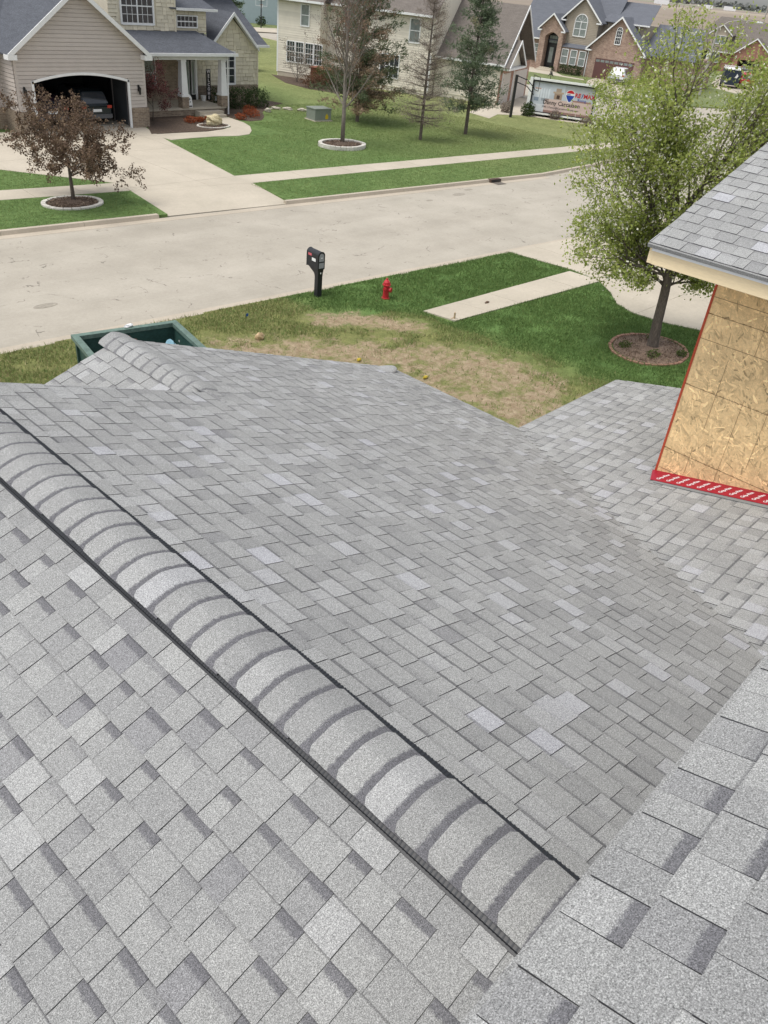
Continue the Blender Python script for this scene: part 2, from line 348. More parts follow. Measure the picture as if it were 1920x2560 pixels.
# far-side sidewalk in slabs
def slabs(name, a0, a1, b0, b1, n, z=.012, m=CONC):
    e = bpy.data.objects.new(name, None); C.objects.link(e); e['kind'] = 'structure'
    a0, a1, b0, b1 = (Vector((*p, 0)) for p in (a0, a1, b0, b1))
    for i in range(n):
        f0 = i/n+.006/((a1-a0).length); f1 = (i+1)/n-.006/((a1-a0).length)
        p = [a0.lerp(a1, f0), a0.lerp(a1, f1), b0.lerp(b1, f1), b0.lerp(b1, f0)]
        dz = rng.uniform(-.002, .002)
        mb = MB(); mb.prism([(q.x, q.y) for q in p], z-.06, z+dz, 'z'); mb.build('slab', m, e)
slabs('sidewalk', (23.75, 29.9), (54.2, 28.0), (23.83, 31.3), (54.6, 29.25), 20)
slabs('sidewalk', (-8, 34.3), (18.2, 30.85), (-8, 35.8), (18.35, 32.2), 14)
def clip(poly, x0, x1, y0, y1):
    for ax, lim, sg in ((0, x0, 1), (0, x1, -1), (1, y0, 1), (1, y1, -1)):
        out = []
        for i, p in enumerate(poly):
            q = poly[i-1]; dp = (p[ax]-lim)*sg; dq = (q[ax]-lim)*sg
            if (dp >= 0) != (dq >= 0): t = dq/(dq-dp); out.append((q[0]+(p[0]-q[0])*t, q[1]+(p[1]-q[1])*t))
            if dp >= 0: out.append(p)
        poly = out
        if len(poly) < 3: return []
    return poly
def panels(name, poly, z, m, cell=3.1, th=.05, ox=0, oy=0):
    e = bpy.data.objects.new(name, None); C.objects.link(e); e['kind'] = 'structure'
    X0 = min(p[0] for p in poly); X1 = max(p[0] for p in poly); Y0 = min(p[1] for p in poly); Y1 = max(p[1] for p in poly)
    i = 0
    while X0+ox+(i-1)*cell < X1:
        j = 0
        while Y0+oy+(j-1)*cell < Y1:
            q = clip(poly, X0+ox+(i-1)*cell+.006, X0+ox+i*cell-.006, Y0+oy+(j-1)*cell+.006, Y0+oy+j*cell-.006)
            if len(q) > 2: mb = MB(); mb.prism(q, z-th, z+rng.uniform(-.0015, .0015), 'z'); mb.build('slab', m, e)
            j += 1
        i += 1
panels('driveway', [(15.2, 36.05), (18.3, 32.2), (18.22, 30.8), (23.74, 29.9), (23.83, 31.3), (25.3, 38.4), (26.3, 42.4), (25.7, 42.75), (5, 44.0), (5, 37.5)], .016, CONC, 3.1, .05, 1.2, 1.3)
mb = MB(); mb.hexa([(17.55, 27.3, -.2), (23.25, 26.7, -.2), (23.76, 29.92, -.2), (18.22, 30.82, -.2), (17.55, 27.3, -.085), (23.25, 26.7, -.085), (23.76, 29.92, .014), (18.22, 30.82, .014)]); mb.build('driveway_apron', CONC, kind='structure')
WALK = [(25.5, 40.65), (25.72, 39.1), (27, 39.2), (28.6, 39.2), (30.0, 38.95), (30.9, 39.15), (31.7, 39.95), (32.5, 41.1), (32.9, 42.2), (33.05, 43.9), (31.2, 43.9), (31.4, 42.7), (31.55, 41.9), (31.2, 41.2), (30.3, 40.75), (29.0, 40.45), (27, 40.6)]
sheet('garden_path', WALK, .02, CONC, .05)
sheet('mulch_bed', [(26.45, 42.4), (25.6, 40.75), (27, 40.68), (29, 40.55), (30.2, 40.8), (31.1, 41.25), (31.45, 41.9), (31.3, 42.7), (31.1, 43.9), (31.1, 44.95), (26.5, 44.95)], .03, MULCH, .05)
sheet('mulch_bed', [(33.2, 44.9), (33.1, 43.2), (33.6, 42.5), (34.6, 42.6), (35.6, 43.6), (36.6, 45), (38.5, 46.6), (40.5, 47.6), (40, 49), (38.6, 47.8), (34, 47.8)], .018, MULCH, .05)
sheet('mulch_bed', [(50, 60.3), (47.9, 56), (47.7, 53), (48.6, 50.6), (50.5, 48.6), (54, 50), (52.3, 56)], .02, MULCH, .05)
# drive of the corner house, walk and drive across the side street
sheet('driveway', [(53.4, 41.3), (52.8, 38.8), (55.3, 39.9), (57.4, 38.9), (58.6, 36.2), (60.5, 33.6), (62.6, 35.2), (65, 40.5), (66.6, 47), (67.2, 50.5), (62, 47), (60, 43.8)], .014, CONC, .05)
sheet('driveway', [(82.5, 49.2), (90.6, 53.6), (97, 55.8), (98, 49.8), (90, 47), (80.8, 43.2), (79.8, 45)], .006, CONC, .05)
sheet('garden_path', [(88.2, 61.4), (89.7, 53.6), (90.6, 54.2), (90.4, 57), (95.3, 62.2), (95.3, 65), (90, 62.6)], .012, CONC, .05)
sheet('sidewalk', [(80.2, 62), (78.9, 52.5), (79.6, 46), (80.6, 46.2), (80, 52.6), (81.2, 62)], .01, CONC, .05)
sheet('driveway', [(101, 36), (107, 45.6), (113, 49), (137, 58), (141, 52.5), (118, 44), (109, 40), (104, 34)], .006, CONC, .05)
sheet('garden_path', [(107.6, 47.4), (116, 51.5), (133, 59.4), (132.6, 60.4), (115.5, 52.6), (107.2, 48.6)], .01, CONC, .05)
sheet('driveway', [(76, 96), (90, 92), (92, 97), (84, 101), (70, 102)], .014, CONC, .05)

# near lawn with worn dirt
DP1 = [(11.6, 15.6), (13.3, 14.6), (14.9, 13.3), (16.2, 12.0), (16.9, 10.6), (16.7, 9.5), (15, 9.0)]
DP2 = [(15.3, 16.0), (16.2, 15.4), (17.0, 14.3)]
def dpoly(x, y, P):
    b = 1e9
    for (x0, y0), (x1, y1) in zip(P[:-1], P[1:]):
        t = max(0, min(1, ((x-x0)*(x1-x0)+(y-y0)*(y1-y0))/((x1-x0)**2+(y1-y0)**2))); b = min(b, math.hypot(x-x0-t*(x1-x0), y-y0-t*(y1-y0)))
    return b
def dirt(x, y):
    d = max(0, 1-dpoly(x, y, DP1)/2.1)*.70
    d = max(d, max(0, 1-dpoly(x, y, DP2)/1.0)*.85)
    side = (13.0-x)+(12-y)*.3                       # house side of the dirt: bare too
    if y < 12.5 and x < 16.5: d = max(d, .54)
    if x < 11.5: d = max(d, .12)
    return d
def lush(x, y):
    t = (x-17.2-(y-13)*(-.15)+ (1.6 if y > 15.4 else 0))/1.6+noise.noise(Vector((x*.6, y*.6, 3)))*.6
    return max(0, min(1, t))
def near_lawn():
    X = np.arange(-6, 27.01, .25); nx = len(X); ny = 66; V = []; D = []; Lu = []
    for j in range(ny):
        for x in X:
            y = 2.5+(near_y(x)-.06-2.5)*j/(ny-1); V.append((x, y, .0+.018*noise.noise(Vector((x*.7, y*.7, 0))) if 0 < j < ny-1 else 0)); D.append(dirt(x, y)); Lu.append(lush(x, y))
    F = [(j*nx+i, j*nx+i+1, (j+1)*nx+i+1, (j+1)*nx+i) for j in range(ny-1) for i in range(nx-1)]
    me = bpy.data.meshes.new('lawn'); me.from_pydata(V, [], F)
    for nme, val in (('dirt', D), ('lush', Lu)):
        a = me.attributes.new(nme, 'FLOAT', 'POINT'); a.data.foreach_set('value', val)
    me.materials.append(NEARL); me.polygons.foreach_set('use_smooth', [True]*len(F))
    link('lawn', me, kind='structure')
near_lawn()
NWALK = [(18.27, 14.8), (26.0, 14.55), (26.1, 13.25), (18.5, 13.72)]
slabs('sidewalk', (18.27, 14.8), (26.05, 14.55), (18.5, 13.72), (26.15, 13.28), 5, .035)
NDRIVE = [(25.95, 17.3), (26.3, 14.6), (26.05, 13.3), (25.3, 12.4), (24.5, 11.7), (24.15, 10.9), (24.3, 9.7), (24.7, 8.8), (26.5, 6), (40, 4), (40, 14), (33, 16.75)]
def inpoly(x, y, P):
    c = False
    for (x0, y0), (x1, y1) in zip(P, P[1:]+P[:1]):
        if (y0 > y) != (y1 > y) and x < x0+(y-y0)/(y1-y0)*(x1-x0): c = not c
    return c
panels('driveway', NDRIVE, .03, CONC, 3.4, .14)
GRASSM = leafmat('grass_blades', [(0, (.088, .15, .043)), (.45, (.145, .225, .066)), (.75, (.22, .245, .088)), (1, (.38, .32, .17))], .2)
def grass(n, x0, x1, y0, y1, hmin, hmax, seed, name, label):
    r = np.random.default_rng(seed); P = []; T = []
    bed = lambda x, y: (x-21.75)**2+(y-9.05)**2 < 1.3
    while len(P) < n:
        x = r.uniform(x0, x1); y = r.uniform(y0, y1)
        if y > near_y(x)-.12 or bed(x, y): continue
        if 18.3 < x < 26.1 and 13.72-.055*(x-18.5) < y < 14.82-.03*(x-18.3): continue
        if x > 23.9 and y < 17.4 and inpoly(x, y, NDRIVE): continue
        if 7.2 < x < 9.7 and 10 < y < 15.2: continue
        d = dirt(x, y)+noise.noise(Vector((x*1.3, y*1.3, 7)))*.5
        if r.random() < min(.96, max(0, d*2.2)): continue
        lu = lush(x, y); P.append((x, y)); T.append(min(1, max(0, (.28 if lu > .5 else .68)+r.normal(0, .16)+(r.random() < .06*(1-lu))*.4)))
    P = np.array(P); h = r.uniform(hmin, hmax, n); a = r.uniform(0, 6.28, n); wd = r.uniform(.006, .013, n)
    lean = r.normal(0, .035, (n, 2)); dx = np.cos(a)*wd; dy = np.sin(a)*wd
    V = np.stack([np.c_[P[:, 0]-dx, P[:, 1]-dy, np.zeros(n)], np.c_[P[:, 0]+dx, P[:, 1]+dy, np.zeros(n)], np.c_[P+lean, h]], 1).reshape(-1, 3)
    fast(name, V, np.arange(3*n).reshape(-1, 3), GRASSM, tone=np.array(T), kind='stuff', label=label, cat='grass')
grass(130000, 5.5, 26.3, 6.0, 18.6, .035, .095, 3, 'grass', 'short green and yellowing grass blades on the near lawn')

# ------------------------------------------------------------------ the re-roofed house we stand on
HOUSE = thing('house', 'house with fresh grey shingled roofs and bare board wall in the foreground', 'house', (0, 0, 0))
XR, ZR = 1.516, 6.10; S3 = 1/3
EX = .143
TABS = []       # (score, MB piece, slope)
cpos = Vector((0, 0, CAMZ))
def inview(p):
    q = Vector(p)-cpos; z = q.dot(f_)
    if z < .1: return False
    return abs(q.dot(r2)/z) < .50 and abs(q.dot(d2)/z) < .66
def roof_slope(name, deckpoly, O, U, Vv, rows, iv, seed, deck_th=.03, shade=.0, label=None, bandp=.85, vk=1.0, lit=.13, tk=1.0):
    O = Vector(O); U = Vector(U).normalized(); Vv = Vector(Vv).normalized(); Nn = U.cross(Vv)
    if Nn.z < 0: Nn = -Nn
    P = lambda u, v, h: O+U*u+Vv*v+Nn*h
    mb = MB(); n = len(deckpoly); tp = [P(u, v, -.004) for u, v in deckpoly]; bt = [P(u, v, -.004-deck_th) for u, v in deckpoly]
    mb.tone = .3
    mb.add(bt+tp, [tuple(range(n-1, -1, -1)), tuple(range(n, 2*n))]+[(i, (i+1) % n, n+(i+1) % n, n+i) for i in range(n)])
    slope = mb.build(name, SH, HOUSE, label=label)
    r = random.Random(seed)
    for j in range(rows):
        for (u0, u1) in iv(j):
            if u1-u0 < .02: continue
            u = u0-r.uniform(0, .2); tooth = r.random() < .5
            while u < u1:
                wd = r.uniform(.09, .18) if tooth else r.uniform(.08, .155)
                a, b = max(u, u0), min(u+wd, u1)
                if b-a > .012:
                    t = (.0062 if tooth else .0028)*tk
                    v0 = j*EX+(r.uniform(-.002, .002)); v1 = (j+1)*EX+.02
                    g_ = .0016
                    m = MB(); q = r.random()
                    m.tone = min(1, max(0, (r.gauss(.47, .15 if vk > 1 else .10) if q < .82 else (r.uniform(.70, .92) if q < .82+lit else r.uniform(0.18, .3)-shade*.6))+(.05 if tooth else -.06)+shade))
                    m.band = (bandp if r.random() < .75 else bandp*.3) if not tooth else (0 if r.random() < .94 else bandp*.5)
                    k0, k1 = v0, v1
                    tw = r.uniform(-.0006, .0006)
                    pts = [P(a+g_, v0, -.003), P(b-g_, v0, -.003), P(b-g_, v1, -.003), P(a+g_, v1, -.003), P(a+g_, v0, t+tw), P(b-g_, v0, t-tw), P(b-g_, v1, .0003), P(a+g_, v1, .0003)]
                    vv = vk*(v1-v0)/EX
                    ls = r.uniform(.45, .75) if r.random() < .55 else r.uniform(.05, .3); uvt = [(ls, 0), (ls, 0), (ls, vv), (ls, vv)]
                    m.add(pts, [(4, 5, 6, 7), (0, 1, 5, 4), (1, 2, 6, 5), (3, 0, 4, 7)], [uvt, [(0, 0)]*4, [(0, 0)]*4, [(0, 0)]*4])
                    m.t[-3:] = [-1, -1, -1]
                    c = P((a+b)/2, j*EX+EX/2, 0); dist = (c-cpos).length
                    vis = inview(c) and iv_seen(c)
                    facing = abs(Nn.dot((cpos-c).normalized()))
                    TABS.append(((b-a)*facing/dist**2 if vis else 0, m, slope))
                u += wd; tooth = not tooth
    return slope
def iv_seen(c):
    # hidden behind the near upper eave?
    t = (6.9-CAMZ)/(c.z-CAMZ) if c.z < 6.88 else 2
    if c.z < 6.88 and (cpos+(c-cpos)*t).y < .26: return False
    return True
cs = math.cos(math.atan(S3)); vz = math.sin(math.atan(S3))
# left slope of the main ridge (falls towards -x)
LA = 4.2; nA = int(LA/EX)
def ivA(j): return [(-1.0, 5.13)]
def Aorg(L): return (XR-L*cs, 0, ZR-L*vz)
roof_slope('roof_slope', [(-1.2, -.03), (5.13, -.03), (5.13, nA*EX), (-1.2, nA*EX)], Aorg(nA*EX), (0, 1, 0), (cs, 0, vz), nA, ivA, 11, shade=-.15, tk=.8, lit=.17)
# right slope (falls towards +x) with valley, stepping out at the lower front gable
XE = 7.5; LB = (XE-XR)/cs; nB = int(round(LB/EX)); XR2 = 3.60
Bx = lambda v: XE-v*cs
def ivB(j):
    x = Bx((j+.5)*EX); y1 = 6.52 if x > XR2 else 5.13
    y0 = max(-.6, 1.333*x-5.58)
    return [(y0, y1)]
vof = lambda x: (XE-x)/cs
roof_slope('roof_slope', [(4.42, -.03), (6.52, -.03), (6.52, vof(XR2)), (5.13, vof(XR2)), (5.13, vof(XR)), (-.6, vof(XR)), (-.6, vof(3.735))],
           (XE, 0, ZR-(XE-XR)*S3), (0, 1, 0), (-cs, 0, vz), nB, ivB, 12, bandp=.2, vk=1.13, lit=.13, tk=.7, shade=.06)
# left slope of the lower front gable
ZR2 = ZR-(XR2-XR)*S3; nA2 = 14
roof_slope('roof_slope', [(4.9, -.03), (6.52, -.03), (6.52, nA2*EX), (4.9, nA2*EX)], (XR2-nA2*EX*cs, 0, ZR2-nA2*EX*vz), (0, 1, 0), (cs, 0, vz), nA2, lambda j: [(4.9, 6.52)], 13, bandp=.5)
# slope facing the street under the board wall
c4 = math.cos(math.atan(.25)); s4 = math.sin(math.atan(.25)); nC = int(5.2/EX)
def ivC(j):
    y = 4.38-(j+.5)*EX*c4; x0 = (y+5.58)/1.333
    return [(x0, 7.075 if y < 2.45 else 9.8)]
ycl = 4.38-nC*EX*c4
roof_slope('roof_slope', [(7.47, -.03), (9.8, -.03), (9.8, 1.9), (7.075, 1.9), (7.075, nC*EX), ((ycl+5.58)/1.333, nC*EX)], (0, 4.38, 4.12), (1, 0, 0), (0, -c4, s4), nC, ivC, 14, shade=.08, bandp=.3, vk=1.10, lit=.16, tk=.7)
# upper slope we stand on
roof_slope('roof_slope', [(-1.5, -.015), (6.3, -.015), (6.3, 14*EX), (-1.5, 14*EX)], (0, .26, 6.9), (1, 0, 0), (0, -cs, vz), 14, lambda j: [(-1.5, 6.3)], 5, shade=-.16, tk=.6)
# roof above the board wall
nE = 22
roof_slope('roof_slope', [(-1.4, -.02), (2.95, -.02), (2.95, nE*EX), (-1.4, nE*EX)], (6.47, 0, 6.83), (0, 1, 0), (cs, 0, vz), nE, lambda j: [(-1.4, 2.95)], 16, shade=.06, bandp=.2)
XP = 6.47+nE*EX*cs; ZP = 6.83+nE*EX*vz
mb = MB(); mb.tone = .4; mb.hexa([(XP, -1.4, ZP-.03), (XP+3.1, -1.4, ZP-.03-3.1*S3), (XP+3.1, 2.95, ZP-.03-3.1*S3), (XP, 2.95, ZP-.03), (XP, -1.4, ZP), (XP+3.1, -1.4, ZP-3.1*S3), (XP+3.1, 2.95, ZP-3.1*S3), (XP, 2.95, ZP)]); mb.build('roof_slope', SH, HOUSE)
TABS.sort(key=lambda q: -q[0])
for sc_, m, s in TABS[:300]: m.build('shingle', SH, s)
rest = MB()
for sc_, m, s in TABS[300:]:
    n = len(rest.v); rest.v += m.v; rest.f += [[k+n for k in q] for q in m.f]; rest.t += m.t; rest.b += m.b; rest.uv += m.uv
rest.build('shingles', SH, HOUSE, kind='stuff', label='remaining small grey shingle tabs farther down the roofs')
# ridge caps over a vent
def caps(y0, y1, xc, zc, half, rise, drop, exp, seed, name='ridge_cap', bandp=1.0, sink=0):
    r = random.Random(seed); y = y0; k = 0
    while y < y1:
        m = MB(); m.tone = min(.93, max(.2, r.gauss(.5, .12)+(.22 if r.random() < .2 else 0))); m.band = bandp
        ln = exp+.05; n = 12; V = []; Fq = []; UV = []
        w0 = half*r.uniform(.98, 1.02); jx = r.uniform(-.005, .005)
        cols = 6
        for i in range(cols+1):
            yy = y-.05+ln*i/cols; lift = .015*(i/cols)**1.3
            for q in range(n+1):
                t = -1+2*q/n
                rr = .03 if i == cols else (.006 if i == cols-1 else 0)   # rounded butt corners
                ey = yy
                if i == cols and abs(t) > .93: ey = yy-.018
                V.append((xc+jx+t*w0, ey, zc+rise-(rise+drop)*abs(t)**1.55+lift*(1-.35*abs(t))-(.06*max(0, 1-(ey-y0+.05)/sink) if sink else 0)))
        for i in range(cols):
            for q in range(n):
                Fq.append((i*(n+1)+q, i*(n+1)+q+1, (i+1)*(n+1)+q+1, (i+1)*(n+1)+q))
                v0 = ln*i/cols; v1 = ln*(i+1)/cols
                g0 = 1-(v0-.05)/exp; g1 = 1-(v1-.05)/exp
                UV.append([(0, g0), (0, g0), (0, g1), (0, g1)])
        # butt edge
        b0 = len(V)
        for q in range(n+1):
            x_, y_, z_ = V[cols*(n+1)+q]; V.append((x_, y_, z_-.010))
        for q in range(n):
            Fq.append((cols*(n+1)+q, b0+q, b0+q+1, cols*(n+1)+q+1)); UV.append([(0, 0)]*4)
        m.add(V, Fq, UV); m.t[-n:] = [-1]*n
        o = m.build(name, SH, HOUSE, smooth=False); y += exp; k += 1
caps(-.35, 5.1, XR, ZR, .158, .012, .030, .146, 3, bandp=.95)
caps(5.02, 6.5, XR2, ZR2, .160, .018, .046, .146, 4, bandp=.7, sink=.30)
# black louvred vent strips either side of the cap
for sgn in (-1, 1):
    m = MB(); x0 = XR+sgn*.150; x1 = XR+(.188 if sgn > 0 else -.168)
    zt = ZR+.006
    zb = ZR-.205*S3*1.0
    m.hexa([(x0, -.4, zb), (x1, -.4, zb-.006), (x1, 5.1, zb-.006), (x0, 5.1, zb), (x0, -.4, ZR-.034), (x1, -.4, ZR-.043), (x1, 5.1, ZR-.043), (x0, 5.1, ZR-.034)])
    m.hexa([(x1, -.4, zb-.02), (x1+sgn*.012, -.4, zb-.02), (x1+sgn*.012, 5.1, zb-.02), (x1, 5.1, zb-.02), (x1, -.4, ZR-.052), (x1+sgn*.009, -.4, ZR-.056), (x1+sgn*.009, 5.1, ZR-.056), (x1, 5.1, ZR-.052)])
    v = m.build('vent_strip', BLACK, HOUSE)
    m = MB(); y = -.35
    while y < 5.08:
        m.hexa([(x0-sgn*.002, y, ZR-.060), (x1+sgn*.001, y, ZR-.066), (x1+sgn*.001, y+.006, ZR-.066), (x0-sgn*.002, y+.006, ZR-.060), (x0-sgn*.002, y, ZR-.0325), (x1+sgn*.001, y, ZR-.041), (x1+sgn*.001, y+.006, ZR-.041), (x0-sgn*.002, y+.006, ZR-.0325)])
        y += .0175
    m.build('vent_fins', mat('vent_fin_grey', (.024, .027, .032), .5, .1, 8), v, kind='stuff')
# little hip cap at the far eave corner
m = MB(); m.tone = .7; m.blob((7.22, 6.36, ZR-(7.22-XR)*S3-.012), (.2, .12, .038), 14, 8, .05, 2); m.build('ridge_cap', SH, HOUSE)
# fascia, drip edge and board wall
WOOD = mat('new_pine_board', (.82, .67, .43), .7, .08, 2, .06, 30, stretch=(4, .6, 6))
DRIP = mat('drip_edge', (.84, .85, .87), .35, .04, 4, spec=.5)
MB().box(6.50, 6.54, -1.4, 2.90, 6.655, 6.795).build('fascia_board', WOOD, HOUSE, bevel=.003)
mb = MB(); mb.box(6.488, 6.50, -1.4, 2.915, 6.765, 6.825); mb.box(6.478, 6.50, -1.4, 2.915, 6.808, 6.826); mb.build('drip_edge', DRIP, HOUSE)
for i, (x0, y0) in enumerate(((6.54, -1.4),)):
    MB().prism([(6.5, 6.66), (6.5, 6.80), (XP, ZP-.034), (XP, ZP-.18)], 2.90, 2.94).build('rake_board', WOOD, HOUSE)
MB().box(6.54, 7.07, -1.4, 2.90, 6.66, 6.675).build('soffit', WOOD, HOUSE)
def strand_mat():
    return mat('strand_board', (.82, .60, .32), .85, .10, 3, .12, 60, tone=.55)
OSB = strand_mat()
SEALR = mat('red_seal_tape', (.46, .075, .035), .5, .08, 4)
def osb():
    r = random.Random(21); ztop = 6.67
    zb = lambda y: 4.12+.25*(4.38-y)
    edges = [4.88, 6.01]
    # board panels, one above another
    prev = None
    for (z0, z1) in ((3.9, 4.873), (4.887, 5.553), (5.567, 6.234), (6.246, ztop)):
        MB().box(7.075, 7.09, -1.4, 2.505, z0, z1).build('wall_panel', OSB, HOUSE)
    MB().box(7.09, 12, -1.4, 2.50, 3.6, ztop).build('wall_core', OSB, HOUSE)
    m = MB()
    for i in range(8200):
        y = r.uniform(-.6, 2.48); z = r.uniform(4.45, 6.64)
        if z < zb(y)+.01: continue
        big = i < 2600; L_ = r.uniform(.05, .16) if big else r.uniform(.02, .11); wd = r.uniform(.012, .035) if big else r.uniform(.005, .020); a = r.gauss(1.0, .7)
        if r.random() < .25: a = r.uniform(0, 3.14)
        q = r.random(); m.tone = r.gauss(.48, .13) if (q < .84 or big) else (r.uniform(.72, 1.0) if q < .92 else r.uniform(.0, .2))
        m.tone = min(1, max(0, m.tone)); ca, sa = math.cos(a), math.sin(a); x = 7.0749-(r.uniform(.0002, .0018) if big else r.uniform(.0019, .0038))
        def pt(l, w_): return (x, y+ca*l-sa*w_, z+sa*l+ca*w_)
        sk = r.uniform(-.3, .3)*wd
        pts = [pt(-L_/2, -wd/2), pt(0, -wd/2*r.uniform(.8, 1.3)), pt(L_/2, -wd/2*r.uniform(.2, 1)), pt(L_/2+sk, wd/2*r.uniform(.2, 1)), pt(0, wd/2*r.uniform(.8, 1.3)), pt(-L_/2-sk, wd/2)]
        if max(p[1] for p in pts) > 2.50 or min(p[2] for p in pts) < 4.4: continue
        m.add(pts, [(0, 1, 2, 3, 4, 5)])
    m.build('wood_strands', OSB, HOUSE, kind='stuff', label='pressed tan wood strands of the board wall')
    INK = mat('brown_ink_line', (.30, .20, .11), .9, .3, 30)
    for z in (4.66, 4.88, 5.56, 6.01, 6.24, 6.39):
        y1 = 2.50 if z > 4.7 else 2.49
        m = MB(); m.box(7.0705, 7.0708, -.8, y1, z-.0025, z+.0025); m.build('printed_line', INK, HOUSE)
    for y, z0, z1 in ((2.24, 4.7, 5.0), (1.95, 4.75, 5.6), (1.72, 5.0, 6.2), (1.38, 5.1, 6.0), (2.2, 5.2, 5.9), (2.0, 6.0, 6.3)):
        MB().box(7.0703, 7.0706, y-.0017, y+.0017, z0, z1).build('printed_line', INK, HOUSE)
    # red tape down the corner and along the base
    m = MB(); m.box(7.069, 7.095, 2.503, 2.524, 4.5, ztop); m.build('corner_tape', SEALR, HOUSE)
osb()
def slopeC(x, y, h): return (x, y+h*s4, 4.12+.25*(4.38-y)+h*c4)
m = MB(); m.hexa([slopeC(6.76, -.9, .006), slopeC(7.08, -.9, .006), slopeC(7.08, 2.52, .006), slopeC(6.80, 2.40, .006)]+[slopeC(6.76, -.9, .010), slopeC(7.08, -.9, .010), slopeC(7.08, 2.52, .010), slopeC(6.80, 2.40, .010)])
m.build('step_flashing', mat('grey_flashing', (.21, .22, .22), .6, .08, 4), HOUSE)
TAPE = mat('red_membrane', (.33, .010, .028), .45, .06, 4)
m = MB(); m.hexa([slopeC(6.84, -.9, .012), slopeC(7.076, -.9, .012), slopeC(7.076, 2.54, .012), slopeC(6.84, 2.45, .012)]+[slopeC(6.84, -.9, .016), slopeC(7.072, -.9, .018), slopeC(7.072, 2.54, .018), slopeC(6.84, 2.45, .016)])
tapeo = m.build('membrane_strip', TAPE, HOUSE)
WTXT = mat('white_print', (.80, .74, .76), .6, .03, 5)
RTXT = mat('red_print', (.55, .02, .03), .6, .03, 5); BTXT = mat('blue_print', (.02, .06, .35), .6, .03, 5); KTXT = mat('dark_print', (.03, .025, .025), .6, .03, 5)
def text(s, size, frame, m, parent, name='lettering', bold=0., shear=0, align='LEFT', space=1.0):
    """flat lettering; frame = 4x4 placing the text plane"""
    cu = bpy.data.curves.new(name, 'FONT'); cu.body = s; cu.size = size; cu.offset = bold; cu.shear = shear; cu.align_x = align; cu.space_character = space
    cu.resolution_u = 2; cu.fill_mode = 'FRONT'
    t = bpy.data.objects.new('tmp', cu); C.objects.link(t); bpy.context.view_layer.update()
    me = bpy.data.meshes.new_from_object(t.evaluated_get(bpy.context.evaluated_depsgraph_get()))
    bpy.data.objects.remove(t); me.transform(frame); me.materials.clear(); me.materials.append(m); me.name = name
    return link(name, me, parent)
def frame(o, x, y):
    x = Vector(x).normalized(); y = Vector(y); y = (y-x*y.dot(x)).normalized(); z = x.cross(y)
    return Matrix(((x.x, y.x, z.x, o[0]), (x.y, y.y, z.y, o[1]), (x.z, y.z, z.z, o[2]), (0, 0, 0, 1)))
upx = Vector((1, 0, 0)); dny = Vector((0, -c4, s4))
k = 0
y = 2.36
while y > -.5:
    o = slopeC(6.862, y+.02, .0195)
    text('Grip-Rite', .050, frame(o, upx*.963+dny*.27, -dny), WTXT, tapeo, bold=.0009, space=.88)
    y -= .098; k += 1
# walls below the roofs
SID = mat('house_siding', (.42, .40, .36), .6, .06, 2)
mb = MB(); mb.box(-2.4, 7.2, -3, 4.95, -.1, 3.95); mb.build('wall', SID, HOUSE)
mb = MB(); mb.box(2.0, 7.2, 4.95, 6.2, -.1, 3.9); mb.build('wall', SID, HOUSE)
mb = MB(); mb.box(7.2, 9.5, -3, 4.1, -.1, 3.9); mb.build('wall', SID, HOUSE)
mb = MB(); mb.prism([(-2.3, 3.94), (7.1, 3.94), (XR+.0, ZR-.12)], 4.80, 4.95); mb.build('gable_wall', SID, HOUSE)
mb = MB(); mb.prism([(1.95, 3.89), (7.1, 3.89), (XR2, ZR2-.1)], 6.05, 6.2); mb.build('gable_wall', SID, HOUSE)
mb = MB(); mb.box(-1.4, 7.09, -3, -.25, 3.95, 6.86); mb.build('wall', SID, HOUSE)
mb = MB(); mb.box(-1.5, 6.3, .222, .255, 6.75, 6.885); mb.build('fascia_board', WHITE, HOUSE)
mb = MB(); mb.box(7.44, 7.475, 4.42, 6.5, 3.96, 4.09); mb.build('fascia_board', WHITE, HOUSE)
mb = MB(); mb.box(7.5, 9.78, 4.34, 4.375, 3.95, 4.085); mb.build('fascia_board', WHITE, HOUSE)

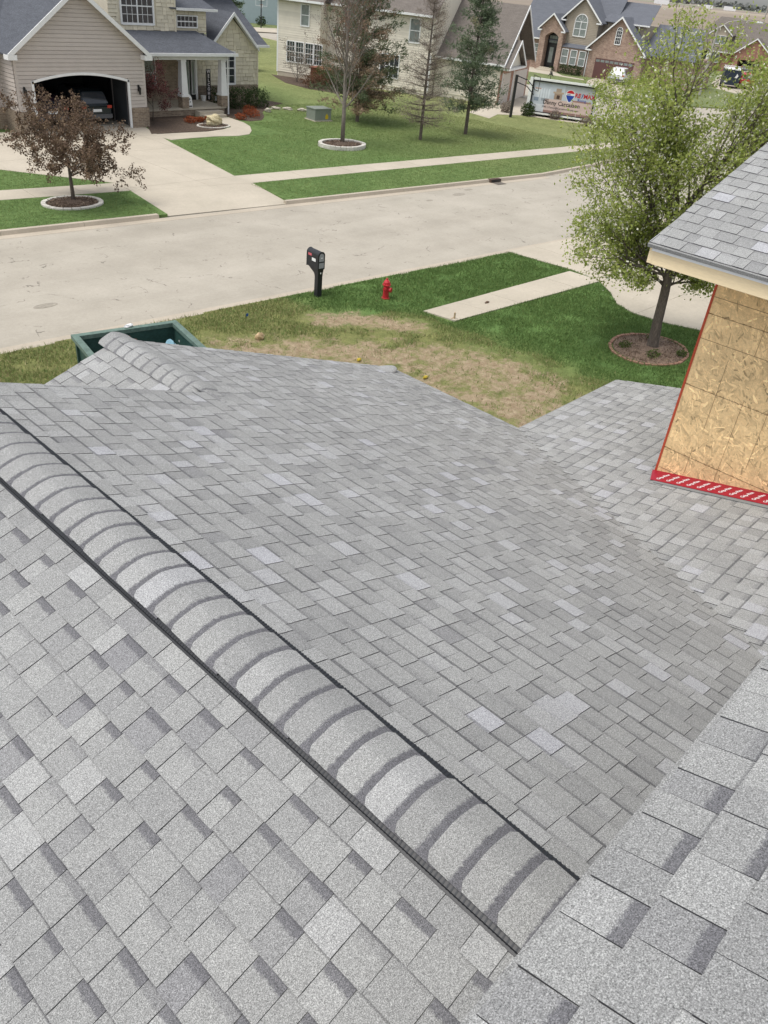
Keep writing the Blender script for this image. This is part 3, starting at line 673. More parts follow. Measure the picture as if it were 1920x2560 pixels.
# ------------------------------------------------------------------ parts of the houses
def window(par, x0, x1, z0, z1, y, nx=2, nz_=2, glass=None, fw=.07, m=None, sash=1, arch=False):
    """frame mesh with panes and glazing bars; faces -y of the parent's frame"""
    m = m or WHITE; f = MB()
    f.box(x0-fw, x0, y-.06, y+.02, z0-fw, z1+fw); f.box(x1, x1+fw, y-.06, y+.02, z0-fw, z1+fw)
    f.box(x0, x1, y-.06, y+.02, z0-fw*1.2, z0); 
    if not arch: f.box(x0, x1, y-.06, y+.02, z1, z1+fw)
    else:
        cx = (x0+x1)/2; r = (x1-x0)/2; n = 10
        for i in range(n):
            a0, a1 = math.pi*i/n, math.pi*(i+1)/n
            f.prism([(cx-math.cos(a0)*r, z1+math.sin(a0)*r), (cx-math.cos(a1)*r, z1+math.sin(a1)*r), (cx-math.cos(a1)*(r+fw), z1+math.sin(a1)*(r+fw)), (cx-math.cos(a0)*(r+fw), z1+math.sin(a0)*(r+fw))], y-.06, y+.02)
    w_ = f.build('window', m, par)
    for s in range(sash):
        a = x0+(x1-x0)*s/sash; b = x0+(x1-x0)*(s+1)/sash
        if s: MB().box(a-.035, a+.035, y-.05, y+.015, z0, z1).build('mullion', m, w_)
        for i in range(nx):
            for j in range(nz_):
                xa, xb = a+(b-a)*i/nx, a+(b-a)*(i+1)/nx; za, zb = z0+(z1-z0)*j/nz_, z0+(z1-z0)*(j+1)/nz_
                MB().box(xa+.012, xb-.012, y-.012+rng.uniform(-.002, .002), y+.01, za+.012, zb-.012).build('pane', glass or GLASS, w_)
        bars = MB()
        for i in range(1, nx): xa = a+(b-a)*i/nx; bars.box(xa-.012, xa+.012, y-.026, y+.008, z0, z1)
        for j in range(1, nz_):
            za = z0+(z1-z0)*j/nz_; t = .03 if (nz_ % 2 == 0 and j == nz_//2) else .012
            bars.box(a, b, y-.03, y+.006, za-t, za+t)
        if bars.v: bars.build('glazing_bar', m, w_)
    if arch:
        cx = (x0+x1)/2; r = (x1-x0)/2
        MB().prism([(cx-math.cos(math.pi*i/12)*(r-.01), z1+.01+math.sin(math.pi*i/12)*(r-.01)) for i in range(13)], y-.01, y+.01).build('pane', glass or GLASS, w_)
        b = MB()
        for i in (1, 2, 3): a = math.pi*i/4; b.tube([(cx, y-.02, z1), (cx-math.cos(a)*r, y-.02, z1+math.sin(a)*r)], .014, 4)
        b.box(x0, x1, y-.03, y, z1-.03, z1+.03); b.build('glazing_bar', m, w_)
    return w_
def boards(par, y, z0, z1, rows, ext, m, name='siding_board', side=None, d=-1):
    """lapped boards; ext(z) -> list of (x0,x1); side=x-plane makes them run along y instead"""
    h = (z1-z0)/rows
    for j in range(rows):
        za, zb = z0+j*h, z0+(j+1)*h-.022
        for (a, b) in ext((za+zb)/2):
            if b-a < .03: continue
            q = MB(); q.tone = rng.random()
            if side is None: q.hexa([(a, y-.05, za), (b, y-.05, za), (b, y, za), (a, y, za), (a, y-.032, zb+.004), (b, y-.032, zb+.004), (b, y, zb+.004), (a, y, zb+.004)])
            else: q.hexa([(side-.05, a, za), (side-.05, b, za), (side, b, za), (side, a, za), (side-.032, a, zb+.004), (side-.032, b, zb+.004), (side, b, zb+.004), (side, a, zb+.004)])
            q.build(name, m, par)
def shakes(par, y, z0, z1, rows, ext, m, seed=1, side=None):
    r = random.Random(seed); h = (z1-z0)/rows
    for j in range(rows):
        za, zb = z0+j*h, z0+(j+1)*h
        for (a, b) in ext((za+zb)/2):
            u = a
            while u < b-.02:
                w_ = min(r.uniform(.22, .62), b-u)
                if b-u-w_ < .12: w_ = b-u
                q = MB(); q.tone = r.random(); dz = r.uniform(-.022, .022); t = r.uniform(.045, .06)
                q.hexa([(u+.006, y-t, za+dz), (u+w_-.006, y-t, za+dz+r.uniform(-.012, .012)), (u+w_-.006, y, za), (u+.006, y, za), (u+.012, y-.03, zb-.015), (u+w_-.012, y-.03, zb-.015), (u+w_-.012, y, zb-.015), (u+.012, y, zb-.015)])
                q.build('shake', m, par); u += w_
def slab_roof(par, p, th, m, name='roof'):
    """planar polygon p (3-D), thickness downwards"""
    n = len(p); q = MB(); q.add([Vector(a)-Vector((0, 0, th)) for a in p]+[Vector(a) for a in p], [tuple(range(n-1, -1, -1)), tuple(range(n, 2*n))]+[(i, (i+1) % n, n+(i+1) % n, n+i) for i in range(n)])
    return q.build(name, m, par)
def bar(par, a, b, w_, h, m, name):
    """board from a to b (points on its top edge line), width w_ horizontally (y), height h down"""
    q = MB(); a = Vector(a); b = Vector(b); dz = Vector((0, 0, -h)); dw = Vector((0, w_, 0))
    q.hexa([a+dz, b+dz, b+dz+dw, a+dz+dw, a, b, b+dw, a+dw]); return q.build(name, m, par)
def pbar(par, a, b, n_, w_, h, m, name):
    q = MB(); a = Vector(a); b = Vector(b); dz = Vector((0, 0, -h)); dw = Vector(n_)*w_
    q.hexa([a+dz, b+dz, b+dz+dw, a+dz+dw, a, b, b+dw, a+dw]); return q.build(name, m, par)

# ------------------------------------------------------------------ foliage
def leaves(P, n, size, seed, spread, tone0=.5, tsd=.2, flat=0, aspect=.6, dirs=None):
    r = np.random.default_rng(seed); P = np.asarray(P, float)
    i = r.integers(0, len(P), n); c = P[i]+r.normal(0, 1, (n, 3))*np.asarray(spread)
    a = r.normal(0, 1, (n, 3)) if dirs is None else np.asarray(dirs)[i]+r.normal(0, .55, (n, 3))
    a /= np.linalg.norm(a, axis=1)[:, None]
    b = np.cross(a, r.normal(0, 1, (n, 3))); b /= np.linalg.norm(b, axis=1)[:, None]+1e-9
    s = size*r.uniform(.6, 1.3, n)[:, None]
    a = a*s*.5; b = b*s*.5*aspect
    V = np.stack([c-a, c-a*.1+b, c+a, c-a*.1-b], 1).reshape(-1, 3)
    clump = np.random.default_rng(seed+1).normal(0, .12, len(P))[i]
    return V, np.arange(4*n).reshape(-1, 4), np.clip(tone0+clump+r.normal(0, tsd, n), 0, 1)
def join(parts):
    V = []; F = []; T = []; k = 0
    for v, f, t in parts: V.append(v); F.append(f+k); T.append(t); k += len(v)
    return np.concatenate(V), np.concatenate(F), np.concatenate(T)
def grow(mb, p, d, r0, L, lev, rr, pr, tips):
    """recursive limb; pr: dict(n, ang, lr, rr, up, seg, wob)"""
    seg = pr['seg']; pts = [Vector(p)]; rad = [r0]; d = Vector(d).normalized(); q = Vector(p)
    r1 = r0*(pr['tap'] if lev < pr['lev'] else .35)
    for i in range(seg):
        wb = pr['wob']*(1 if lev else .25); d = (d+Vector((rr.gauss(0, wb), rr.gauss(0, wb), rr.gauss(0, wb)+pr['up']*(1 if lev else 0)))).normalized()
        q = q+d*L/seg; pts.append(q.copy()); rad.append(r0+(r1-r0)*(i+1)/seg)
    mb.tube(pts, rad, 7 if lev == 0 else (5 if lev < 3 else 3), cap=(lev == 0))
    if lev >= 2:
        for i in range(1, len(pts)): tips.append((pts[i], d))
    if lev >= pr['lev']: return
    n = pr['n'][min(lev, len(pr['n'])-1)]
    for k in range(n):
        t = 1.0 if k == 0 and lev else rr.uniform(pr['t0'] if lev == 0 else .25, 1.0)
        i = min(seg-1, int(t*seg)); f = t*seg-i; b = pts[i].lerp(pts[i+1], min(1, f)); rb = rad[i]+(rad[i+1]-rad[i])*min(1, f)
        az = 2*math.pi*(k/n)+rr.uniform(-.5, .5)+lev
        an = R(rr.gauss(pr['ang'], 9)) if not (k == 0 and lev) else R(8)
        o = d.orthogonal().normalized(); o2 = d.cross(o)
        nd_ = d*math.cos(an)+(o*math.cos(az)+o2*math.sin(az))*math.sin(an)
        if lev == 0 and 'sq' in pr: nd_ = Vector((nd_.x*pr['sq'], nd_.y*pr['sq'], nd_.z))
        grow(mb, b, nd_, max(.004, rb*pr['rr']), L*pr['lr'][min(lev, len(pr['lr'])-1)]*rr.uniform(.75, 1.15), lev+1, rr, pr, tips)
def tree(name, label, loc, h, pr, bark, lm, nl, ls, spread, seed, r0=.09, lean=(0, 0, 1), tone0=.5, trunkL=None, **k):
    rr = random.Random(seed); e = thing(name, label, 'tree', loc, 0, k.get('group')); mb = MB(); tips = []
    grow(mb, (0, 0, -.05), lean, r0, trunkL or h*.4, 0, rr, pr, tips)
    mb.build('trunk', bark, e, smooth=True)
    if nl:
        P = [tuple(t[0]) for t in tips]; V, F, T = leaves(P, nl, ls, seed, spread, tone0)
        fast('crown', V, F, lm, e, tone=T)
    return e, tips
def pine(name, label, loc, h, wmax, z0, seed, lm, bark, rust=0., dens=1., r0=.12, nw=5, group=None, needle=.16, top=.1, per=14, asp=.2):
    r = random.Random(seed); e = thing(name, label, 'tree', loc, 0, group); mb = MB()
    mb.tube([(0, 0, -.05), (r.gauss(0, .05), r.gauss(0, .05), h*.5), (r.gauss(0, .08), 0, h)], [r0, r0*.65, .015], 8)
    P = []; Dd = []; Tn = []
    z = z0
    while z < h-.1:
        t = (z-z0)/(h-z0); L = wmax*(top+(1-top)*(1-t)**.75)*(.75 if t < .06 else 1)
        for k in range(nw):
            az = r.uniform(0, 6.28); ln = L*r.uniform(.6, 1.12); up = .05+.45*t+r.uniform(-.12, .12)
            pts = []; n = max(3, int(ln/.35))
            for i in range(n+1):
                s = ln*i/n; pts.append((math.cos(az)*s, math.sin(az)*s, z+up*s+.10*s*s/ln-.05*s))
            mb.tube(pts, [max(.006, .022*(1-i/(n+1))*(1.3-t)) for i in range(n+1)], 4, cap=False)
            isr = r.random() < rust*(1.25-t)
            for i in range(1, n+1):
                for q in range(int(4*dens)+1):
                    o = Vector(pts[i])+Vector((r.gauss(0, .12), r.gauss(0, .12), r.gauss(.02, .08)))*(.6+ln*.3)
                    if r.random() < .18*(1-i/n): continue
                    P.append(tuple(o)); Dd.append((math.cos(az)*.6, math.sin(az)*.6, .45)); Tn.append(.85 if isr else .3)
        z += h*.045*r.uniform(.7, 1.3)/dens**.5
    mb.build('trunk', bark, e)
    rg = np.random.default_rng(seed); n = int(len(P)*per)
    V, F, T = leaves(P, n, needle, seed, (.10, .10, .08), .5, .0, aspect=asp, dirs=Dd)
    i = np.random.default_rng(seed).integers(0, len(P), n)
    T = np.clip(np.array(Tn)[i]+rg.normal(0, .10, n), 0, 1)
    fast('crown', V, F, lm, e, tone=T)
    return e
def bush(name, label, loc, size, lm, n, ls, seed, cat='shrub', box=False, group=None, tone0=.5, stems=6, rz=0, hollow=.55):
    r = np.random.default_rng(seed); e = thing(name, label, cat, loc, rz, group)
    m = 500
    if box:
        P = r.uniform(-1, 1, (m*2, 3)); P[:, 2] = (P[:, 2]+1)/2; k = np.max(np.abs(np.c_[P[:, 0], P[:, 1], P[:, 2]*2-1]), 1) > hollow; P = P[k]
        P = P+np.array([noise.noise(Vector(p)*2.5)*.12 for p in P])[:, None]
    else:
        P = r.normal(0, 1, (m, 3)); P /= np.linalg.norm(P, axis=1)[:, None]; P *= (hollow+(1-hollow)*r.random(m)**.6)[:, None]; P *= np.array([1+.5*noise.noise(Vector(p)*1.6+Vector((seed, 0, 0))) for p in P])[:, None]
        P[:, 2] = np.maximum(.06, P[:, 2]*.55+.5)
    P = P*np.array(size)
    mb = MB(); rr = random.Random(seed)
    for i in range(stems):
        q = P[rr.randrange(len(P))]*.8; mb.tube([(q[0]*.15, q[1]*.15, -.03), (q[0]*.6, q[1]*.6, q[2]*.5), tuple(q)], [.018, .012, .005], 4, cap=False)
    mb.build('stem', BARK, e)
    V, F, T = leaves(P, n, ls, seed, np.array([.04, .04, .035])*max(size), tone0, .17)
    fast('foliage', V, F, lm, e, tone=T); return e
GREENL = leafmat('pear_leaves', [(0, (.13, .165, .035)), (.4, (.275, .345, .075)), (.75, (.40, .46, .13)), (.93, (.46, .47, .18)), (.975, (.74, .74, .58)), (1, (.8, .8, .68))], .45)
BROWNL = leafmat('brown_buds', [(0, (.07, .045, .03)), (.5, (.145, .095, .065)), (1, (.24, .175, .11))], .15)
REDL = leafmat('purple_leaves', [(0, (.05, .018, .018)), (.5, (.10, .035, .035)), (1, (.17, .07, .06))], .2)
RUSTL = leafmat('rust_shrub_leaves', [(0, (.17, .045, .02)), (.5, (.30, .075, .03)), (1, (.42, .14, .05))], .2)
PINEL = leafmat('pine_needles', [(0, (.055, .085, .045)), (.3, (.115, .15, .08)), (.45, (.16, .18, .10)), (.62, (.24, .205, .125)), (.85, (.30, .21, .145)), (1, (.38, .28, .2))], .3)
PINEG = leafmat('green_needles', [(0, (.07, .10, .06)), (.3, (.14, .185, .11)), (.5, (.20, .24, .15)), (.8, (.27, .27, .17)), (1, (.31, .26, .18))], .3)
HEDGE = leafmat('hedge_leaves', [(0, (.014, .026, .010)), (.5, (.034, .058, .018)), (1, (.075, .105, .034))], .15)
TWIG = leafmat('dry_twigs', [(0, (.14, .11, .09)), (.5, (.25, .205, .165)), (1, (.36, .30, .245))], .25)
MAPLEB = leafmat('maple_buds', [(0, (.10, .05, .035)), (.5, (.17, .10, .07)), (1, (.26, .17, .12))], .1)

# ------------------------------------------------------------------ the house with the open garage
def house1():
    h = thing('garage_house', 'taupe sided house with open arched garage and white columned porch', 'house', (19.5, 42.6, 0))
    ax, az = 3.45, 6.42; sl_ = .766
    # walls behind the boards
    arc = [(.75+5.34*i/16, 2.32+.36*math.sin(math.pi*i/16)**.9) for i in range(17)]
    MB().box(.0, .75, 0, .2, 0, 3.45).build('wall', TAUPE, h)
    MB().box(6.09, 7.05, 0, .2, 0, 3.45).build('wall', TAUPE, h)
    MB().prism(arc+[(6.09, 3.45), (.75, 3.45)], 0, .2).build('wall', TAUPE, h)
    MB().prism([(0, 3.452), (7.05, 3.452), (7.05, 3.73), (ax, 6.33), (0, 3.73)], 0, .2).build('gable_wall', TAUPE, h)
    def archz(x): t = (x-.75)/5.34; return 2.32+.36*math.sin(math.pi*min(1, max(0, t)))**.9
    def ext(z):
        if z > 3.45:
            d = max(0, (z+.10-3.72)/.753); return [(d, 7.05-d)] if d < 3.4 else []
        if z < 2.30: return [(.0, .75), (6.09, 7.05)]
        if z < 2.66:
            k = [i for i in range(0, 107) if archz(.75+5.34*i/106) > z]; a = .75+5.34*k[0]/106; b = .75+5.34*k[-1]/106; return [(0, a), (b, 7.05)]
        return [(0, 7.05)]
    boards(h, 0, 1.0, 6.16, 29, ext, TAUPE)
    # arched white trim
    tr = MB(); tr.box(.75-.02, .85, -.06, .02, 0, 2.33); tr.box(5.99, 6.11, -.06, .02, 0, 2.33)
    for (a, b) in zip(arc[:-1], arc[1:]): tr.hexa([(a[0], -.06, a[1]-.1), (b[0], -.06, b[1]-.1), (b[0], .02, b[1]-.1), (a[0], .02, a[1]-.1), (a[0], -.06, a[1]+.02), (b[0], -.06, b[1]+.02), (b[0], .02, b[1]+.02), (a[0], .02, a[1]+.02)])
    tr.build('door_trim', WHITE, h)
    MB().box(6.95, 7.08, -.045, .1, 1.0, 3.4).build('corner_board', mat('taupe_trim', (.50, .45, .41), .6, .05, 2), h)
    MB().box(-.03, .1, -.045, .1, 1.0, 3.4).build('corner_board', TAUPE, h)
    for a, b in ((-.06, .73), (6.12, 7.16)): MB().box(a, b, -.09, .15, 0, .99).build('brick_base', BRICK1, h)
    # interior
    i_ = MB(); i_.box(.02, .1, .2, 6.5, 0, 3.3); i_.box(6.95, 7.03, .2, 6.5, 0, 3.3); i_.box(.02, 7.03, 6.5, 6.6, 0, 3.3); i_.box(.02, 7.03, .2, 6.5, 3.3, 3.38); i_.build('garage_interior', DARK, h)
    MB().box(.1, 6.95, .1, 6.5, -.02, .02).build('garage_floor', CONC, h)
    m = MB(); m.box(6.22, 6.26, .5, 1.9, .05, 2.15); m.build('side_door', mat('dark_door', (.045, .05, .055), .4, .1, 2), h)
    f = MB(); f.box(6.18, 6.30, .42, .5, .03, 2.2); f.box(6.18, 6.30, 1.9, 1.98, .03, 2.2); f.box(6.18, 6.30, .5, 1.9, 2.15, 2.22); f.build('door_frame', mat('grey_frame', (.16, .15, .15), .5, .1, 2), h)
    # gable roof over the garage
    for sg in (-1, 1):
        e = ax+sg*3.85; ez = 3.52
        slab_roof(h, [(ax, -.42, az), (e, -.42, ez), (e, 7, ez), (ax, 7, az)], .06, ROOFG)
        bar(h, (ax, -.47, az+.02), (e, -.47, ez+.02), .05, .24, WHITE, 'rake_board')
        bar(h, (ax, -.42, az-.07), (e-sg*.0, -.42, ez-.07), .42, .02, mat('soffit_white', (.62, .61, .57), .6, .04, 2), 'soffit')
        MB().box(min(e-.03, e-sg*.42), max(e+.03, e-sg*.42), -.46, -.02, ez-.24, ez-.02).build('eave_return', WHITE, h)
    # set-back left bay with its own garage door
    MB().box(-9, -.02, 1.5, 1.7, 0, 3.4).build('wall', TAUPE, h)
    MB().box(-.03, 0, 0, 1.5, 0, 3.45).build('wall', TAUPE, h)
    boards(h, 1.5, 1.0, 3.36, 13, lambda z: [(-.75, -.03)] if z < 2.45 else [(-9, -.03)], TAUPE)
    boards(h, 0, 1.0, 3.36, 13, lambda z: [(.02, 1.48)], TAUPE, side=-.03)
    MB().box(-.75, -.05, 1.40, 1.55, 0, .99).build('brick_base', BRICK1, h)
    MB().box(-.11, -.035, -.06, 1.5, 0, .99).build('brick_base', BRICK1, h)
    MB().box(-.87, -.77, 1.42, 1.52, 0, 2.4).build('door_trim', WHITE, h)
    MB().box(-5.5, -.87, 1.46, 1.49, 0, 2.3).build('garage_door', WHITE, h)
    slab_roof(h, [(-9, 1.05, 3.45), (3.4, 1.05, 3.45), (3.4, 8.5, 7.6), (-9, 8.5, 7.6)], .06, ROOFG)
    bar(h, (-9, .98, 3.47), (-.35, .98, 3.47), .1, .16, WHITE, 'gutter')
    slab_roof(h, [(-9, 8.5, 7.6), (20, 8.5, 7.35), (20, 15, 3.6), (-9, 15, 3.6)], .06, ROOFG)
    MB().box(0.0, 19, 6.7, 14.5, 0, 3.4).build('wall', TAUPE, h)
    # lanterns
    for x in (.33, 6.62):
        l = MB(); l.box(x-.05, x+.05, -.06, -.02, 1.78, 2.1); l.tube([(x, -.05, 2.0), (x, -.17, 2.06), (x, -.17, 1.98)], .014, 5); l.lathe([(.02, .2), (.085, .17), (.08, .14), (.06, -.1), (.075, -.12), (.02, -.17)], 6, (x, -.17, 1.8)); l.build('wall_lantern', BLACKM, h)
        MB().lathe([(.045, -.08), (.065, .12)], 6, (x, -.17, 1.81)).build('lantern_glass', GLASSC, h)
    # porch
    MB().box(7.17, 14.05, 2.35, 4.95, 0, .35).build('porch_base', BRICK1, h)
    MB().box(7.17, 14.15, 2.28, 4.95, .35, .45).build('porch_slab', CONC, h)
    MB().box(11.8, 13.55, 1.75, 2.27, 0, .3).build('step', CONC, h); MB().box(11.9, 13.45, 1.35, 1.745, 0, .16).build('step', CONC, h)
    slab_roof(h, [(7.0, 1.95, 3.34), (14.75, 1.95, 3.34), (13.9, 4.9, 4.22), (7.0, 4.9, 4.22)], .06, ROOFG)
    slab_roof(h, [(14.75, 1.95, 3.338), (14.75, 5.3, 3.42), (13.9, 4.9, 4.22)], .05, ROOFG)
    bar(h, (7.25, 1.86, 3.36), (14.8, 1.86, 3.36), .1, .15, WHITE, 'gutter')
    pbar(h, (14.75, 1.96, 3.33), (14.75, 5.3, 3.36), (1, 0, 0), .08, .13, WHITE, 'gutter')
    MB().box(7.1, 14.35, 2.3, 2.55, 2.98, 3.24).build('porch_beam', WHITE, h)
    MB().box(14.1, 14.35, 2.56, 5.3, 2.98, 3.24).build('porch_beam', WHITE, h)
    MB().box(7.1, 14.3, 2.3, 4.9, 3.245, 3.265).build('porch_ceiling', WHITE, h)
    for x in (11.15, 14.0):
        c = MB(); c.hexa([(x-.22, 2.2+.05, 1.15), (x+.22, 2.25, 1.15), (x+.22, 2.69, 1.15), (x-.22, 2.69, 1.15), (x-.15, 2.32, 2.98), (x+.15, 2.32, 2.98), (x+.15, 2.62, 2.98), (x-.15, 2.62, 2.98)])
        c.box(x-.26, x+.26, 2.21, 2.73, 1.05, 1.15); c.box(x-.18, x+.18, 2.29, 2.65, 2.88, 2.97); c.build('column', WHITE, h)
        MB().box(x-.23, x+.23, 2.24, 2.70, .45, 1.05).build('column_base', BRICK1, h)
    MB().box(14.22, 14.29, 2.2, 2.27, .02, 3.2).build('downspout', WHITE, h)
    # porch back wall
    MB().box(7.05, 12.95, 4.95, 5.1, .3, 4.0).build('porch_wall', BRICK1, h)
    window(h, 9.55, 10.85, 1.2, 2.72, 4.94, 1, 2, GLASSC, .06)
    MB().box(12.6, 13.75, 4.86, 4.94, .45, 2.75).build('door_surround', BLACKM, h)
    d = MB(); d.box(12.70, 13.30, 4.80, 4.86, .47, 2.68); d = d.build('front_door', BLACKM, h)
    MB().box(12.80, 13.20, 4.785, 4.80, .75, 2.6).build('door_glass', GLASSC, d)
    s = MB(); s.box(12.78, 12.80, 4.775, 4.79, .73, 2.62); s.box(13.20, 13.22, 4.775, 4.79, .73, 2.62); s.box(12.78, 13.22, 4.775, 4.79, .72, .74); s.build('glass_trim', WHITE, d)
    window(h, 13.42, 13.62, .8, 2.6, 4.84, 1, 1, GLASSC, .03)
    MB().box(13.72, 13.86, 4.83, 4.93, .45, 2.7).build('door_casing', WHITE, h)
    # upper walls with shakes
    MB().box(8.0, 12.35, 4.8, 8, 3.9, 7.6).build('wall', SHAKE, h)
    shakes(h, 4.8, 4.0, 7.4, 17, lambda z: [(8.0, 8.62), (11.08, 12.35)] if 4.32 < z < 6.3 else [(8.0, 12.35)], SHAKE, 2)
    window(h, 8.85, 10.85, 4.55, 6.2, 4.78, 3, 4, GLASS, .1, sash=2)
    pbar(h, (12.36, 4.75, 7.4), (12.36, 4.75, 7.4), (1, 0, 0), .01, .01, WHITE, 'corner_board')
    MB().box(12.3, 12.42, 4.72, 4.84, 3.98, 7.5).build('corner_board', SHAKE, h)
    MB().box(12.42, 14.75, 5.0, 9, 4.1, 5.3).build('wall', SHAKE, h)
    shakes(h, 5.0, 4.2, 5.25, 5, lambda z: [(12.42, 12.52), (14.1, 14.72)] if 4.3 < z < 5.02 else [(12.42, 14.72)], SHAKE, 3)
    window(h, 12.62, 14.02, 4.42, 4.96, 4.96, 5, 2, GLASS, .06)
    slab_roof(h, [(12.0, 4.65, 5.38), (15.3, 4.65, 5.38), (15.3, 9, 6.6), (12.0, 9, 6.6)], .05, ROOFG)
    bar(h, (12.42, 4.58, 5.40), (15.35, 4.58, 5.40), .09, .13, WHITE, 'gutter')
    # right wing with its small steep gable
    MB().box(13.9, 19.05, 5.4, 12, 0, 3.5).build('wall', SHAKE, h)
    gx, gz_ = 16.9, 5.28
    def gext(z):
        a, b = 13.95, 19.02
        if z > 3.5: d = (gz_-.25-z); a, b = gx-d*.98, gx+d*.98
        return [(a, b)]
    MB().prism([(15.15, 3.5), (18.65, 3.5), (gx, gz_-.2)], 5.4, 5.6).build('gable_wall', SHAKE, h)
    shakes(h, 5.4, 1.18, 5.0, 17, lambda z: [(a0, b0) for a0, b0 in ([(13.95, 16.2), (17.25, 19.02)] if 1.15 < z < 3.05 else gext(z)) if b0 > a0], SHAKE, 4)
    MB().box(13.95, 19.1, 5.33, 5.5, 0, 1.14).build('brick_base', BRICK1, h)
    MB().box(19.0, 19.1, 5.33, 5.45, 1.15, 3.45).build('corner_board', SHAKE, h)
    window(h, 16.32, 17.12, 1.28, 3.0, 5.37, 2, 4, GLASS, .1)
    for sg in (-1, 1):
        e = gx+sg*2.0; ez = gz_-2.0*.98
        slab_roof(h, [(gx, 5.0, gz_), (e, 5.0, ez), (e, 5.0+(ez-3.5)/.57+.3, ez), (gx, 8.4, gz_)], .05, ROOFG)
        bar(h, (gx, 4.95, gz_+.02), (e, 4.95, ez+.02), .05, .2, WHITE, 'rake_board')
        bar(h, (gx, 5.0, gz_-.06), (e, 5.0, ez-.06), .4, .02, WHITE, 'soffit')
    slab_roof(h, [(18.8, 4.95, 3.5), (19.62, 4.95, 3.5), (19.62, 11.6, 7.29), (13.9, 11.6, 7.29), (13.9, 5.6, 3.87), (15.0, 5.6, 3.87), (16.9, 8.1, 5.296)], .06, ROOFG)
    bar(h, (18.7, 4.88, 3.52), (19.7, 4.88, 3.52), .09, .14, WHITE, 'gutter')
    slab_roof(h, [(3.4, 5.2, 4.3), (12.4, 5.2, 4.3), (12.4, 11, 7.29), (3.4, 11, 7.29)], .06, ROOFG)
    return h
house1()

# ------------------------------------------------------------------ vehicles
def car(name, label, loc, rz, col, cat='car', L=4.6, W=1.86, Hh=1.70, gl=None, spec=.5):
    e = thing(name, label, cat, loc, rz)      # rear faces -y of its frame
    paint = mat(name+'_paint', col, .25, .03, 1, spec=spec)
    # stations along y: (y, zb, zbelt, zroof, half_low, half_roof)
    st = [(0, .42, .95, .97, .80, .78), (.06, .34, 1.0, 1.06, .90, .74), (.35, .30, 1.02, Hh-.12, .93, .66), (.75, .28, 1.02, Hh-.02, .93, .67), (1.9, .28, 1.0, Hh, .93, .68), (2.6, .28, .98, Hh-.05, .93, .66), (3.35, .28, .97, 1.02, .93, .72), (4.1, .30, .90, .93, .91, .74), (4.5, .36, .78, .82, .82, .70), (4.6, .45, .68, .70, .7, .62)]
    V = []; F = []
    for (y, zb, zl, zr, a, b) in st:
        y *= L/4.6; k = W/1.86
        V += [(-a*k*.92, y, zb), (-a*k, y, zb+.18), (-a*k, y, zl-.08), (-a*k*.96, y, zl), (-b*k, y, zr-.05), (-b*k*.85, y, zr), (b*k*.85, y, zr), (b*k, y, zr-.05), (a*k*.96, y, zl), (a*k, y, zl-.08), (a*k, y, zb+.18), (a*k*.92, y, zb)]
    n = 12
    for i in range(len(st)-1):
        for q in range(n): F.append((i*n+q, i*n+(q+1) % n, (i+1)*n+(q+1) % n, (i+1)*n+q))
    F += [tuple(range(n-1, -1, -1)), tuple((len(st)-1)*n+q for q in range(n))]
    m = MB(); m.add(V, F); body = m.build('body', paint, e, smooth=False, bevel=.02)
    gm = gl or GLASS; k = W/1.86; ky = L/4.6
    m = MB(); m.quad((-.72*k, .075*ky, 1.08), (.72*k, .075*ky, 1.08), (.62*k, .34*ky, Hh-.17), (-.62*k, .34*ky, Hh-.17))
    m.v = [(x, y-.012, z+.012) for x, y, z in m.v]; m.build('rear_window', gm, e)
    for sg in (-1, 1):
        m = MB(); m.quad((sg*.905*k, .55*ky, 1.04), (sg*.905*k, 3.1*ky, 1.02), (sg*.71*k, 2.5*ky, Hh-.12), (sg*.71*k, .75*ky, Hh-.10)); m.build('side_window', gm, e)
        MB().box(min(sg*.62*k, sg*.88*k), max(sg*.62*k, sg*.88*k), -.012, .10, .86, 1.0).build('tail_light', mat('red_lens', (.45, .03, .02), .2, .05, 2, spec=.6), e)
        for y in (.85*ky, 3.65*ky):
            t = MB(); t.tube([(sg*.72*k, y, .34), (sg*.94*k, y, .34)], .34, 16); w_ = t.build('wheel', BLACK, e)
            t = MB(); t.tube([(sg*.90*k, y, .34), (sg*.955*k, y, .34)], .21, 12); t.build('rim', mat('alloy', (.4, .4, .4), .3, .05, 2, metal=.8), w_)
    MB().box(-.85*k, .85*k, -.06, .05, .38, .58).build('bumper', mat('grey_bumper', (.10, .10, .105), .5, .05, 2), e)
    MB().box(-.26, .26, -.03, -.012, .70, .83).build('licence_plate', WHITE, e)
    return e
car('sport_utility_car', 'dark car parked in the left half of the open garage', (19.5+2.0, 42.6+.7, .02), 0, (.02, .012, .02), Hh=1.5)
car('sport_utility_car', 'dark off-road car with upright red tail light in the open garage', (19.5+4.55, 42.6+.8, .02), 0, (.012, .018, .022), Hh=1.75)
car('white_car', 'white hatchback car on the drive of the tan brick house', (90.9, 50.4, .01), R(-72), (.72, .73, .74), Hh=1.62)

